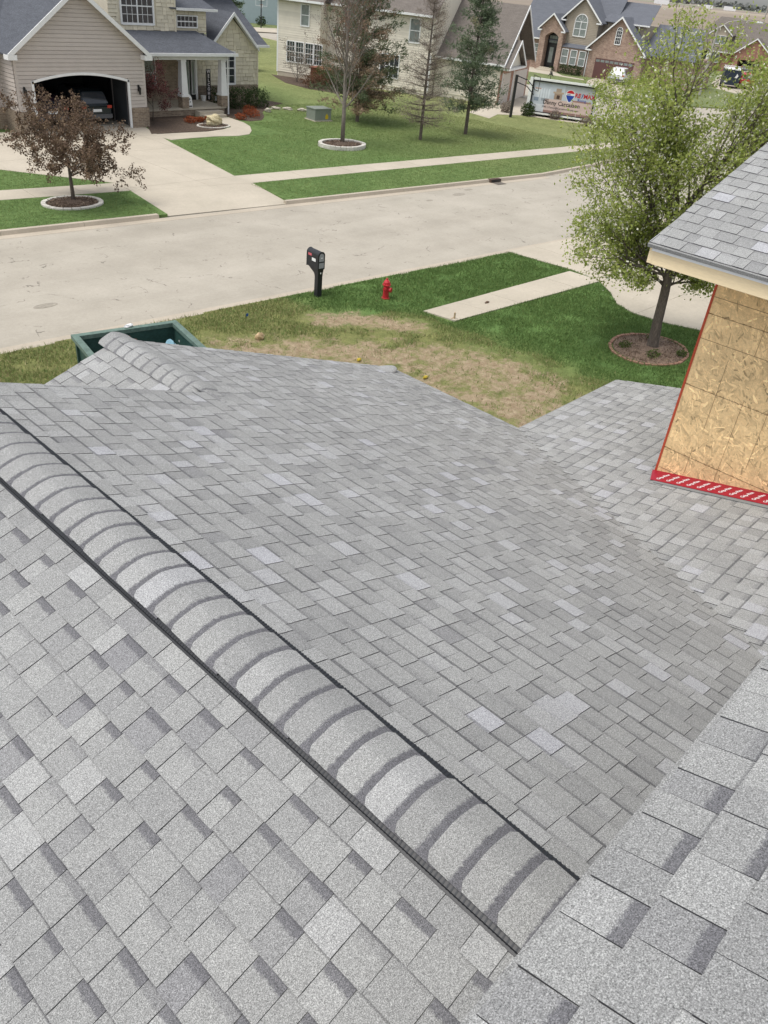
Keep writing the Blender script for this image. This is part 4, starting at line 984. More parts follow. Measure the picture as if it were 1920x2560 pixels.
# ------------------------------------------------------------------ house with the cream siding on the corner
def house2():
    a = 69; h = thing('cream_house', 'cream two storey house with brown roof behind the pines', 'house', (50.4, 60.0, 0), R(-a))
    # frame: x along the long wall towards the street, y inward (away from camera)
    MB().box(0, 3.95, 0, 9, 0, 5.6).build('wall', CREAM, h)
    boards(h, 0, .35, 5.6, 32, lambda z: [(0, .82), (4.2, 4.2)] if 1.1 < z < 2.78 and False else [(0, 3.95)], CREAM)
    MB().box(-.06, .06, -.05, .1, .3, 5.6).build('corner_board', WHITE, h)
    MB().box(0.05, 3.95, -.02, .05, 0, .34).build('foundation', CONC, h)
    for i in range(4): window(h, .95+i*.82+(.08 if i > 1 else 0), 1.65+i*.82+(.08 if i > 1 else 0)-.02, 1.2, 2.66, -.045, 3, 4, GLASS, .06)
    window(h, 2.2, 2.88, 3.93, 5.36, -.045, 1, 2, GLASSC, .08)
    MB().box(3.95, 13.3, 1.2, 9, 0, 5.6).build('wall', CREAM, h)
    boards(h, 1.2, .35, 5.6, 32, lambda z: [(3.98, 13.3)], CREAM)
    MB().box(13.2, 13.35, 1.12, 1.3, .3, 5.55).build('corner_board', WHITE, h)
    window(h, 11.35, 12.15, 3.72, 5.3, 1.15, 1, 2, GLASSC, .08)
    window(h, 5.6, 6.4, 3.72, 5.3, 1.15, 1, 2, GLASSC, .08)
    window(h, 9.0, 10.6, 1.0, 2.6, 1.15, 2, 2, GLASS, .08, sash=2)
    slab_roof(h, [(-.5, -.5, 5.66), (4.4, -.5, 5.66), (4.4, 5, 8.6), (-.5, 5, 8.6)], .07, ROOFB)
    slab_roof(h, [(3.9, .7, 5.66), (13.5, .7, 5.66), (13.5, 5.2, 8.62), (3.9, 5.2, 8.62)], .07, ROOFB)
    bar(h, (-.5, -.6, 5.69), (4.45, -.6, 5.69), .1, .15, WHITE, 'gutter'); bar(h, (4.46, .6, 5.69), (13.5, .6, 5.69), .1, .15, WHITE, 'gutter')
    # shingled side gable rising above the garage roof
    MB().prism([(1.0, 3.0), (9.4, 3.0), (9.4, 5.6), (5.2, 8.9), (1.0, 5.6)], 13.3, 13.45, 'x').build('gable_wall', CREAM, h)
    # garage wing
    gx0, gx1, gy = 13.4, 18.9, 2.46
    MB().box(gx0, gx1, gy, 11.9, 0, 2.85).build('wall', CREAM, h)
    boards(h, gy, .3, 2.82, 15, lambda z: [(gx0, gx1)], CREAM)
    ry, rz_ = gy+4.7, 6.95
    slab_roof(h, [(gx0-.3, gy-.45, 2.9), (gx1+.35, gy-.45, 2.9), (gx1+.35, ry, rz_), (gx0-.3, ry, rz_)], .07, ROOFB)
    slab_roof(h, [(gx0-.3, ry, rz_), (gx1+.35, ry, rz_), (gx1+.35, ry+5.1, 2.9), (gx0-.3, ry+5.1, 2.9)], .07, ROOFB)
    bar(h, (gx0, gy-.55, 2.93), (gx1+.35, gy-.55, 2.93), .1, .15, WHITE, 'gutter')
    # gable end facing the street (local +x)
    MB().prism([(gy, 2.86), (gy+9.4, 2.86), (ry, rz_-.25)], gx1-.9, gx1-.75, 'x').build('gable_wall', mat('cream_gable', (.56, .50, .42), .6, .05, 2), h)
    for sg in (-1, 1):
        q = MB(); e = ry+sg*5.15
        q.hexa([(gx1+.35, ry, rz_-.2), (gx1+.40, ry, rz_-.2), (gx1+.40, e, 2.7), (gx1+.35, e, 2.7), (gx1+.35, ry, rz_+.03), (gx1+.40, ry, rz_+.03), (gx1+.40, e, 2.93), (gx1+.35, e, 2.93)]); q.build('rake_board', WHITE, h)
    MB().box(gx1-.08, gx1+.02, gy+.0, gy+9.4, 0, 2.85).build('garage_front', brickmat('pink_brick', (.33, .17, .12), (.40, .23, .165), (.36, .26, .2), .24, .08), h)
    for y0, y1 in ((gy+.75, gy+3.2), (gy+4.2, gy+8.8)):
        MB().box(gx1+.02, gx1+.05, y0, y1, .02, 2.2).build('garage_door', mat('cream_door', (.56, .50, .45), .5, .05, 2), h)
        MB().box(gx1+.02, gx1+.07, y0-.12, y0, 0, 2.3).build('door_trim', WHITE, h)
    # lower gable over the doors
    y0, y1, yc = gy-.1, gy+4.6, gy+2.2
    slab_roof(h, [(gx1-.3, yc, 4.6), (gx1+.8, yc, 4.6), (gx1+.8, y0-.3, 2.75), (gx1-.3, y0-.3, 2.75)], .06, ROOFB); slab_roof(h, [(gx1-.3, yc, 4.6), (gx1+.8, yc, 4.6), (gx1+.8, y1+.3, 2.75), (gx1-.3, y1+.3, 2.75)], .06, ROOFB)
    for e in (y0-.3, y1+.3):
        q = MB(); q.hexa([(gx1+.8, yc, 4.42), (gx1+.85, yc, 4.42), (gx1+.85, e, 2.57), (gx1+.8, e, 2.57), (gx1+.8, yc, 4.63), (gx1+.85, yc, 4.63), (gx1+.85, e, 2.78), (gx1+.8, e, 2.78)]); q.build('rake_board', WHITE, h)
    MB().prism([(y0, 2.72), (y1, 2.72), (yc, 4.45)], gx1+.3, gx1+.4, 'x').build('gable_wall', CREAM, h)
    MB().box(gx1+.02, gx1+.8, y0-.2, y1+.2, 2.55, 2.70).build('eave_return', WHITE, h)
    w_ = MB(); w_.box(gx1-.75, gx1-.70, ry-.55, ry+.55, 4.45, 5.55); w_ = w_.build('window', WHITE, h)
    for s in (-.5, .05): MB().box(gx1-.71, gx1-.685, ry+s, ry+s+.45, 4.52, 5.48).build('pane', GLASS, w_)
house2()

# ------------------------------------------------------------------ tan brick house across the side street
def house3():
    h = thing('brick_house', 'tan brick house with steep blue grey roofs and arched entry', 'house', (93.9, 56.2, 0), R(-80))
    sid = mat('olive_siding', (.33, .285, .225), .7, .05, 2)
    MB().box(0, 6.5, 0, 8, 0, 2.95).build('wall', BRICK3, h)
    MB().prism([(0, 2.952), (6.5, 2.952), (6.5, 3.1), (3.2, 6.2), (0, 3.1)], 0, .3).build('gable_wall', BRICK3, h)
    for sg in (-1, 1):
        e = 3.2+sg*3.6; slab_roof(h, [(3.2, -.35, 6.3), (e, -.35, 2.85), (e, 8, 2.85), (3.2, 8, 6.3)], .07, ROOFS)
        bar(h, (3.2, -.40, 6.34), (e, -.40, 2.89), .05, .2, WHITE, 'rake_board')
        MB().box(min(e, e-sg*.7), max(e, e-sg*.7), -.4, .0, 2.68, 2.82).build('eave_return', WHITE, h)
    MB().box(.95, 5.6, -.03, .02, 0, 2.05).build('garage_door', mat('maroon_door', (.115, .055, .05), .5, .06, 2), h)
    for i in range(8): MB().box(1.05+i*.56, 1.5+i*.56, -.04, -.028, 1.68, 1.92).build('pane', GLASSC, h)
    window(h, 2.82, 3.42, 3.65, 4.95, -.02, 3, 4, GLASS, .07, arch=True)
    MB().box(-.12, -.04, -.06, .02, 0, 2.9).build('downspout', WHITE, h)
    # central two storey bay with siding
    MB().box(-3.9, 0.2, .9, 8, 0, 3.0).build('wall', BRICK3, h)
    MB().box(-3.9, 0.2, .8, 8, 3.0, 5.55).build('wall', sid, h)
    MB().prism([(-3.9, 5.55), (.2, 5.55), (.2, 5.74), (-1.85, 7.66), (-3.9, 5.74)], .8, 1.1).build('gable_wall', sid, h)
    boards(h, .8, 3.0, 7.3, 26, lambda z: [(-3.9, .2)] if z < 5.5 else [(-3.9+(z-5.5)*1.02, .2-(z-5.5)*1.02)], sid)
    for sg in (-1, 1):
        e = -1.85+sg*2.5; slab_roof(h, [(-1.85, .4, 7.75), (e, .4, 5.4), (e, 8, 5.4), (-1.85, 8, 7.75)], .07, ROOFS)
        bar(h, (-1.85, .35, 7.8), (e, .35, 5.44), .05, .2, WHITE, 'rake_board')
        MB().box(min(e, e-sg*.6), max(e, e-sg*.6), .35, .78, 5.25, 5.38).build('eave_return', WHITE, h)
    window(h, -2.65, -1.2, 3.9, 5.3, .74, 1, 2, GLASSC, .08, sash=2, arch=True)
    MB().box(-3.5, -.3, .2, .9, 0, 2.7).build('bay', BRICK3, h)
    slab_roof(h, [(-3.6, .05, 2.7), (-.2, .05, 2.7), (-.5, .85, 3.1), (-3.3, .85, 3.1)], .06, ROOFS)
    for x0 in (-3.35, -2.25, -1.15): window(h, x0, x0+.72, 1.0, 2.42, .17, 1, 2, GLASSC, .07)
    # entry tower with arched doorway
    for x0, x1 in ((-6.45, -5.72), (-4.05, -3.5)): MB().box(x0, x1, -.1, 1.2, 0, 4.2).build('entry_pier', BRICK3, h)
    arc = [(-5.72+1.67*i/12, 3.55+.4*math.sin(math.pi*i/12)) for i in range(13)]
    MB().prism(arc+[(-4.05, 4.2), (-5.72, 4.2)], -.1, 1.2).build('entry_arch', BRICK3, h)
    MB().prism([(-6.45, 4.202), (-3.5, 4.202), (-3.5, 4.36), (-4.98, 5.76), (-6.45, 4.36)], -.1, .4).build('gable_wall', BRICK3, h)
    for sg in (-1, 1):
        e = -4.98+sg*1.75; slab_roof(h, [(-4.98, -.4, 5.85), (e, -.4, 4.18), (e, 4, 4.18), (-4.98, 4, 5.85)], .07, ROOFS)
        bar(h, (-4.98, -.45, 5.89), (e, -.45, 4.22), .05, .18, WHITE, 'rake_board')
        MB().box(min(e, e-sg*.5), max(e, e-sg*.5), -.45, -.1, 4.02, 4.15).build('eave_return', WHITE, h)
    MB().box(-5.72, -4.05, .9, 1.0, .3, 4.0).build('door_surround', BLACKM, h)
    d = MB(); d.box(-5.5, -4.6, .84, .9, .5, 2.6); d = d.build('front_door', BLACKM, h); MB().box(-5.3, -4.8, .82, .84, .8, 2.4).build('door_glass', GLASSC, d)
    window(h, -5.55, -4.25, 2.85, 3.6, .86, 4, 2, GLASSC, .05, BLACKM)
    for i in range(2): MB().box(-5.9+.2*i, -3.9-.2*i, -1.0+.45*i, -.1, .18*i-.02, .18*(i+1)-.02).build('step', CONC, h)
    # left wing and the large roofs
    MB().box(-9.5, -6.3, 1.2, 9, 0, 3.1).build('wall', BRICK3, h)
    window(h, -7.6, -6.95, .9, 2.5, 1.15, 2, 4, GLASSC, .07)
    slab_roof(h, [(-10, .8, 3.15), (-4, .8, 3.15), (-4, 6, 9.0), (-10, 6, 9.0)], .08, ROOFS)
    slab_roof(h, [(-4, 2.5, 5.4), (1.5, 2.5, 5.4), (1.5, 6, 9.0), (-4, 6, 9.0)], .08, ROOFS)
    bar(h, (-10, .72, 3.18), (-6.5, .72, 3.18), .09, .14, WHITE, 'gutter')
    MB().box(.2, 5.3, 2.4, 8, 2.9, 5.6).build('wall', sid, h)
    slab_roof(h, [(.2, 2.0, 5.66), (5.7, 2.0, 5.66), (5.2, 6, 7.7), (.2, 6, 7.7)], .08, ROOFS)
    bar(h, (3.8, 1.92, 5.69), (5.75, 1.92, 5.69), .09, .14, WHITE, 'gutter')
    MB().box(6.5, 12, 2, 9, 0, 2.95).build('wall', BRICK3, h)
    slab_roof(h, [(5.6, 1.5, 2.9), (12.4, 1.5, 2.9), (11, 6, 5.9), (5.6, 6, 5.9)], .08, ROOFS)
    MB().tube([(5.0, 6.5, 7.6), (5.0, 6.5, 7.9)], .06, 8).build('roof_vent', WHITE, h)
house3()

# ------------------------------------------------------------------ red brick house far right
def house4():
    h = thing('red_brick_house', 'red brick house with brown roof and open garage at far right', 'house', (136.9, 57.1, 0), R(-78))
    sid = mat('beige_siding', (.40, .34, .275), .7, .05, 2)
    MB().box(0, .72, 0, 6, 0, 2.5).build('wall', BRICK4, h); MB().box(4.0, 5.4, 0, 6, 0, 2.5).build('wall', BRICK4, h)
    MB().box(.72, 4.0, 0, .2, 1.85, 2.5).build('wall', BRICK4, h)
    MB().prism([(0, 2.502), (5.4, 2.502), (5.4, 2.6), (2.7, 4.66), (0, 2.6)], 0, .3).build('gable_wall', BRICK4, h)
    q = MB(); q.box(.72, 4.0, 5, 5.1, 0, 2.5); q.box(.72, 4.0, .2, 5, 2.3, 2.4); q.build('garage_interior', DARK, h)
    for sg in (-1, 1):
        e = 2.7+sg*3.0; slab_roof(h, [(2.7, -.3, 4.75), (e, -.3, 2.45), (e, 6, 2.45), (2.7, 6, 4.75)], .07, ROOFB)
        bar(h, (2.7, -.35, 4.79), (e, -.35, 2.49), .05, .18, WHITE, 'rake_board')
    MB().prism([(4.2, 3.6), (9, 3.6), (6.6, 5.5)], 1.6, 1.8).build('gable_wall', sid, h)
    for sg in (-1, 1):
        e = 6.6+sg*3.0; slab_roof(h, [(6.6, 1.3, 5.8), (e, 1.3, 3.5), (e, 7, 3.5), (6.6, 7, 5.8)], .07, ROOFB); bar(h, (6.6, 1.25, 5.84), (e, 1.25, 3.54), .05, .18, WHITE, 'rake_board')
    MB().box(-7.5, 0, .6, 8, 0, 2.5).build('wall', BRICK4, h)
    MB().box(5.4, 11, .6, 8, 0, 2.6).build('wall', BRICK4, h)
    slab_roof(h, [(-8, .1, 2.5), (2, .1, 2.5), (1, 6, 6.9), (-4.6, 6, 6.9)], .08, ROOFB)
    slab_roof(h, [(-8, .1, 2.498), (-4.6, 6, 6.898), (-8, 11, 2.5)], .06, ROOFB)
    slab_roof(h, [(1, 5.95, 6.9), (2, .1, 2.5), (11, .3, 2.6), (8, 6, 5.9)], .08, ROOFB)
    bar(h, (-3.4, .0, 2.53), (-.3, .0, 2.53), .09, .13, WHITE, 'gutter'); bar(h, (-7.6, -.02, 3.1), (-6, -.02, 3.1), .09, .13, WHITE, 'gutter')
    window(h, -3.6, -2.25, 1.05, 2.25, .55, 1, 1, GLASSC, .06, sash=3)
    # dormer
    MB().box(-4.3, -1.4, .8, 5, 3.1, 4.7).build('dormer_wall', sid, h); MB().prism([(-4.3, 4.7), (-1.4, 4.7), (-1.4, 4.82), (-2.85, 5.9), (-4.3, 4.82)], .8, 1.1).build('gable_wall', sid, h)
    for sg in (-1, 1):
        e = -2.85+sg*1.75; slab_roof(h, [(-2.85, .5, 5.98), (e, .5, 4.68), (e, 5, 4.68), (-2.85, 5, 5.98)], .06, ROOFB); bar(h, (-2.85, .45, 6.02), (e, .45, 4.72), .05, .16, WHITE, 'rake_board')
    window(h, -3.6, -2.1, 3.5, 4.5, .76, 1, 1, GLASSC, .06, sash=2)
    for x in (-3.85, -1.95): MB().box(x-.02, x+.2, .73, .77, 3.45, 4.55).build('shutter', mat('dark_shutter', (.07, .07, .065), .6, .05, 2), h)
    # arched entry
    for x0, x1 in ((-5.7, -5.4), (-3.95, -3.7)): MB().box(x0, x1, -.3, .6, 0, 2.4).build('entry_pier', BRICK4 if x0 < -5 else WHITE, h)
    MB().prism([(-5.75, 2.4), (-3.6, 2.4), (-4.7, 3.3)], -.3, .3).build('gable_wall', sid, h)
    for sg in (-1, 1):
        e = -4.7+sg*1.3; slab_roof(h, [(-4.7, -.5, 3.48), (e, -.5, 2.5), (e, 2, 2.5), (-4.7, 2, 3.48)], .06, ROOFB); bar(h, (-4.7, -.55, 3.52), (e, -.55, 2.54), .05, .14, WHITE, 'rake_board')
    MB().box(-5.4, -3.95, .5, .62, 0, 2.4).build('doorway', DARK, h)
house4()
# ------------------------------------------------------------------ trees
PEARPR = dict(n=(0, 5, 5, 4), ang=38, lr=(1, .55, .6, .6), rr=.62, up=.06, seg=4, wob=.10, tap=.55, lev=4, t0=.4)
def pear():
    e = thing('pear_tree', 'leafy green tree with white blossom specks beside the board wall', 'tree', (21.95, 9.05, 0))
    rr = random.Random(5); mb = MB(); tips = []
    mb.tube([(0, 0, -.05), (.0, .0, .12), (-.02, .05, .8), (-.03, .08, 1.6), (-.02, .14, 2.3), (-.05, .25, 3.0), (-.15, .40, 3.9), (-.25, .6, 5.0)], [.21, .165, .14, .128, .118, .10, .075, .05], 10)
    lf = Vector((-.647, .763, 0)); dp = Vector((.763, .647, 0))
    T = [(1.5, .4, 7.7, 4.2), (2.1, -.3, 6.6, 3.4), (2.5, .6, 5.4, 2.8), (2.9, 0, 4.1, 2.4), (2.6, -.7, 3.1, 2.1), (1.3, 1.3, 5.6, 3.2), (1.0, -1.2, 5.0, 2.8), (.9, .2, 6.4, 3.9), (2.0, 1.3, 3.8, 2.3),
         (-.6, .2, 6.9, 3.2), (-1.4, .3, 6.1, 2.9), (-1.3, -.7, 4.7, 2.6), (-1.4, .5, 3.3, 2.0), (-.3, 1.4, 4.9, 2.6), (-2.1, 0, 5.2, 2.5), (1.7, .2, 2.5, 1.8), (-.85, .1, 2.4, 1.75), (.4, -1.3, 3.6, 2.2), (.5, 1.2, 3.0, 1.9), (2.3, -.1, 5.0, 2.7), (1.7, -.9, 4.1, 2.4), (-2.5, .2, 6.5, 3.2), (-2.2, -.4, 7.1, 3.6), (-3.0, .3, 5.6, 2.9), (-1.0, 0, 1.9, 1.9), (1.2, .1, 2.0, 1.9), (2.6, .3, 2.8, 2.1)]
    for (a, b, z, z0) in T:
        s = min(1, max(0, (z0-2.3)/2.7)); p0 = Vector((-.02-.23*s, .14+.46*s, z0)); t = lf*a+dp*b+Vector((0, 0, z)); d = t-p0
        grow(mb, p0, d, .05 if z > 5 else .04, d.length*.72, 1, rr, PEARPR, tips)
    mb.build('trunk', BARK, e, smooth=True)
    P = [tuple(t[0]) for t in tips]
    V, F, Tn = leaves(P, 58000, .085, 8, (.12, .12, .11), .64, .20)
    fast('crown', V, F, GREENL, e, tone=Tn)
pear()
SPREAD = dict(n=(7, 5, 4, 3), ang=52, lr=(.95, .62, .6, .6), rr=.55, up=.07, seg=4, wob=.12, tap=.5, lev=4, t0=.55)
tree('crabapple_tree', 'small brown budding tree in a pale stone ring before the open garage', (15.42, 30.3, 0), 3.6, dict(SPREAD, ang=60, lr=(.92, .62, .6, .6), up=.045), BARK, BROWNL, 19000, .085, (.06, .06, .055), 14, r0=.085, trunkL=1.65)
UPR = dict(n=(26, 6, 5, 3), ang=36, lr=(.30, .55, .6, .6), rr=.45, up=.11, seg=5, wob=.06, tap=.35, lev=3, t0=.20)
tree('maple_tree', 'tall bare maple with upright reddish twigs in a stone ring', (34.4, 35.2, 0), 9, UPR, BARKG, MAPLEB, 6500, .065, (.12, .12, .14), 21, r0=.125, trunkL=8.2)
pine('pine_tree', 'wide pine with rusty brown needles behind the bare maple', (40.9, 40.6, 0), 9.2, 3.3, .9, 31, PINEL, BARK, rust=.42, dens=1.2, nw=8, needle=.22, per=9)
pine('larch_tree', 'leafless brown larch between the two pines', (40.4, 34.6, 0), 8.2, 1.9, 1.0, 33, TWIG, BARK, rust=.5, dens=1.2, nw=8, needle=.17, r0=.10, per=6, asp=.09)
pine('pine_tree', 'green pine standing in front of the brown garage roof', (45.3, 35.0, 0), 8.6, 2.35, 1.5, 35, PINEG, BARK, rust=.15, dens=1.0, nw=7, needle=.22, top=.25, per=8)
pine('spruce_tree', 'dark conifer beyond the roof of the taupe house', (58.5, 78.5, 0), 9.5, 2.4, .6, 36, PINEG, BARK, dens=1.2, nw=8, needle=.3)
tree('young_tree', 'small leafy tree beside the mobile billboard', (60.2, 33.0, 0), 3.2, dict(SPREAD, lev=3, n=(6, 4, 4)), BARK, GREENL, 4500, .11, (.14, .14, .12), 41, r0=.06, trunkL=1.9)
tree('japanese_maple', 'low purple leaved maple in the bed by the porch', (27.75, 43.9, .03), 1.9, dict(SPREAD, lev=3, n=(6, 4, 4)), BARK, REDL, 3800, .085, (.10, .10, .08), 43, r0=.035, trunkL=1.15)
tree('street_tree', 'leafy tree on the verge before the red brick house', (70, 24.5, 0), 5, dict(SPREAD, lev=3, n=(8, 5, 4)), BARK, GREENL, 7000, .14, (.2, .2, .2), 44, r0=.1, trunkL=2.6)
def far_grass(n, poly_test, x0, x1, y0, y1, seed, name, label):
    r = np.random.default_rng(seed); P = []; T = []
    while len(P) < n:
        x = r.uniform(x0, x1); y = r.uniform(y0, y1)
        if not poly_test(x, y): continue
        c = noise.noise(Vector((x*.25, y*.25, 2))); P.append((x, y)); T.append(min(.8, max(0, .50+.2*c+r.normal(0, .12)+max(0, (x-38)*.012))))
    P = np.array(P); h = r.uniform(.03, .065, n); a = r.uniform(0, 6.28, n); wd = r.uniform(.006, .013, n); lean = r.normal(0, .04, (n, 2)); dx = np.cos(a)*wd; dy = np.sin(a)*wd
    V = np.stack([np.c_[P[:, 0]-dx, P[:, 1]-dy, np.zeros(n)], np.c_[P[:, 0]+dx, P[:, 1]+dy, np.zeros(n)], np.c_[P+lean, h]], 1).reshape(-1, 3)
    fast(name, V, np.arange(3*n).reshape(-1, 3), GRASSM, tone=np.array(T), kind='stuff', label=label, cat='grass')
def on_far_lawn(x, y):
    if y < far_y(x)+.2+(.02*(x-40)**2 if x > 40 else 0): return False
    sw = 31.3-.068*(x-23.8)
    if x > 23.7 and sw-1.45 < y < sw+.03: return False
    if x < 18.3: return (far_y(x)+.2 < y < 30.75-.13*(x-18.2)-.05 and x < 17.35+(y-27.3)*.19) or (32.25-.14*(x-18.3) < y < 36-(x-15.2)*1.26)
    if 17.4 < x < 24 and y < 31.4: return x > 23.5 and y < 29.8
    if y > 31 and x < 23.9+(y-31.3)*.21: return False
    if y > 38.7 and x < 41: return (x > 33.2 and y < 42.2) or (x > 36 and y < 44.5) or x > 39
    if (x-33.95)**2/1.9+(y-34.75)**2/1.4 < 1: return False
    return y < 47 and x < 52-(y-29)*.1
far_grass(110000, on_far_lawn, 11, 52, 25.5, 47, 9, 'grass', 'mown green grass blades on the lawns across the street')
# ------------------------------------------------------------------ beds and edging rings
def ring(name, label, c, rx, ry, n, w_, hgt, mm, mulch, rz=0, levels=1, zb=0, cat='edging'):
    e = thing(name, label, cat, (c[0], c[1], 0), rz); r = random.Random(n)
    for l in range(levels):
        for i in range(n):
            a0 = 2*math.pi*(i+.5*l)/n+.012; a1 = 2*math.pi*(i+1+.5*l)/n-.012
            p = lambda a, k: (math.cos(a)*(rx-k), math.sin(a)*(ry-k))
            z0 = zb+l*hgt; z1 = z0+hgt-.008+r.uniform(-.006, .006); j = r.uniform(-.012, .012)
            q = [p(a0, w_+j), p(a0, j), p(a1, j), p(a1, w_+j)]
            m = MB(); m.tone = r.random(); m.hexa([(*u, z0-.03) for u in q]+[(*u, z1) for u in q]); m.build('edging_stone', mm, e)
    d = MB(); N_ = 28; V = [(0, 0, hgt*levels*.75+.05)]
    for k, s in ((1, .5), (2, .97)):
        for i in range(N_):
            a = 2*math.pi*i/N_; V.append((math.cos(a)*(rx-w_)*s, math.sin(a)*(ry-w_)*s, zb+hgt*levels*.55+.05*(1-s)+r.uniform(-.012, .012)))
    F = [(0, 1+i, 1+(i+1) % N_) for i in range(N_)]+[(1+i, 1+N_+i, 1+N_+(i+1) % N_, 1+(i+1) % N_) for i in range(N_)]
    d.add(V, F); d.build('mulch', mulch, e, smooth=True)
    # loose chips
    rg = np.random.default_rng(n); nn = 500; a = rg.uniform(0, 6.28, nn); s = np.sqrt(rg.random(nn))*.95
    P = np.c_[np.cos(a)*(rx-w_)*s, np.sin(a)*(ry-w_)*s, np.full(nn, zb+hgt*levels*.6+.03)]
    Vv, Ff, T = leaves(P, nn*3, .07, n, (.05, .05, .012), .5, .25, aspect=.35)
    fast('mulch_chips', Vv, Ff, CHIP, e, tone=T, kind='stuff')
    return e
CHIP = leafmat('bark_chips', [(0, (.08, .055, .04)), (.5, (.19, .13, .095)), (1, (.36, .28, .20))], 0)
WHST = mat('white_concrete_block', (.58, .55, .49), .85, .1, 4, .12, 40, .3, .01, tone=.08)
REDB = mat('red_edging_brick', (.30, .17, .12), .9, .12, 5, .15, 40, .3, .01, tone=.15)
ring('edging_ring', 'white stone ring with mulch round the small brown tree', (15.25, 30.05), 1.18, .95, 22, .17, .07, WHST, MULCH)
ring('edging_ring', 'two course pale stone ring round the tall bare maple', (33.95, 34.75), 1.45, 1.2, 26, .2, .10, WHST, MULCH, levels=2)
ring('edging_ring', 'low red brick ring with wood chips round the leafy green tree', (21.75, 9.05), 1.32, 1.1, 40, .09, .05, REDB, MULCHL)
ring('edging_ring', 'curved white stone edging with gravel round the pale boulder', (30.35, 41.75), 1.05, .72, 24, .12, .07, WHST, mat('dark_gravel', (.16, .13, .11), .95, .2, 8, .5, 50, .9, .03))
for i, (x, y, s, lb) in enumerate(((21.25, 8.65, .20, 'front of the trunk'), (22.1, 8.2, .14, 'right of the trunk'), (21.2, 9.55, .15, 'left of the trunk'), (22.5, 9.35, .15, 'behind the trunk'))):
    bush('bed_plant', 'low green plant in the wood chips %s' % lb, (x, y, .05), (s*1.5, s, s*.9), leafmat('bed_leaf%d' % i, [(0, (.03, .05, .015)), (1, (.14, .18, .05))]), 260, .05, 60+i, 'plant', stems=3)
m = MB(); m.blob((0, 0, .25), (.48, .34, .32), 14, 9, .28, 3); m.blob((.3, .05, .15), (.28, .26, .22), 12, 7, .25, 5); m.blob((-.32, -.05, .14), (.22, .22, .2), 12, 7, .25, 9)
o = m.build('boulder', mat('yellow_limestone', (.60, .52, .33), .9, .25, 3, .25, 14, .9, .05), label='pale yellow boulder in the gravel ring before the porch', cat='boulder'); o.location = (30.4, 41.75, .08)
# ------------------------------------------------------------------ shrubs round the taupe house
bush('hedge', 'clipped green hedge below the shake wall, left block', (34.75, 46.9, 0), (.75, .6, 1.2), HEDGE, 2600, .075, 70, 'hedge', box=True)
bush('hedge', 'clipped green hedge below the shake wall, middle block', (36.05, 46.6, 0), (.7, .6, 1.15), HEDGE, 2600, .075, 71, 'hedge', box=True)
bush('hedge', 'rounded dark green shrub at the right end of the hedge', (37.4, 46.6, 0), (.85, .7, 1.2), HEDGE, 3000, .075, 72, 'hedge')
for i, (x, y, s, lb) in enumerate(((29.6, 42.9, .38, 'orange red shrub left of the boulder'), (30.35, 43.0, .28, 'small orange red shrub behind the boulder'), (33.35, 43.1, .34, 'low orange red shrub at the path bend'), (34.6, 43.55, .5, 'wide orange red shrub before the hedge'), (35.2, 44.6, .5, 'tall rust red shrub against the hedge'), (31.15, 43.4, .22, 'tiny red shrub beside the steps'))):
    bush('red_shrub', lb, (x, y, .02), (s, s, s*.95), RUSTL, 900, .06, 80+i)
bush('bare_bush', 'tall brown leafless bush between the two houses, left', (47.6, 62.6, 0), (1.1, 1.0, 3.0), TWIG, 5200, .17, 90, stems=26, hollow=.2)
bush('bare_bush', 'tall brown leafless bush between the two houses, right', (49.3, 63.2, 0), (1.1, 1.0, 3.1), TWIG, 5200, .17, 91, stems=26, hollow=.2)
m = MB(); m.tube([(44.9, 60.2, .1), (46.9, 60.0, .55)], .09, 8); m.build('downspout_pipe', WHITE, label='white drain pipe lying by the bare bushes', cat='pipe')
def branchy(name, label, loc, h, seed, lm, n, ls):
    return tree(name, label, loc, h, dict(SPREAD, lev=3, n=(8, 4, 3), t0=.1), BARKG, lm, n, ls, (.09, .09, .09), seed, r0=.03, trunkL=h*.55)
tree('bare_shrub', 'grey branching shrub under the four pane windows', (49.3, 56.2, 0), 2.1, dict(SPREAD, lev=3, n=(9, 4, 3), t0=.1), BARKG, TWIG, 1300, .10, (.1, .1, .1), 95, r0=.045, trunkL=1.3)
bush('low_shrub', 'reddish brown mound shrub by the cream house', (48.6, 53.3, 0), (1.0, .9, 1.0), leafmat('brown_red_leaf', [(0, (.09, .045, .03)), (1, (.22, .13, .08))]), 1800, .1, 96)
bush('low_shrub', 'dark green shrub by the cream house', (50.1, 51.8, 0), (1.1, 1.0, 1.3), HEDGE, 2400, .1, 97)
bush('low_shrub', 'olive green shrub behind the reddish mound', (50.2, 54.2, 0), (.8, .8, 1.5), leafmat('olive_leaf', [(0, (.05, .06, .02)), (1, (.17, .16, .06))]), 1500, .1, 98)
m = thing('cedar_box', 'red brown slatted cedar box against the cream house', 'planter', (51.3, 55.0, 0), R(-69))
for i in range(6): MB().box(-1.0, 1.0, -.66, -.6, .1+i*.17, .25+i*.17).build('slat', mat('cedar', (.24, .095, .06), .8, .15, 3), m)
MB().box(-1.0, 1.0, -.6, .5, .05, 1.12).build('body', mat('cedar_dark', (.16, .07, .045), .8, .15, 3), m); MB().box(-1.1, 1.1, -.72, .6, 1.125, 1.2).build('lid', mat('cedar_lid', (.27, .12, .08), .8, .15, 3), m)
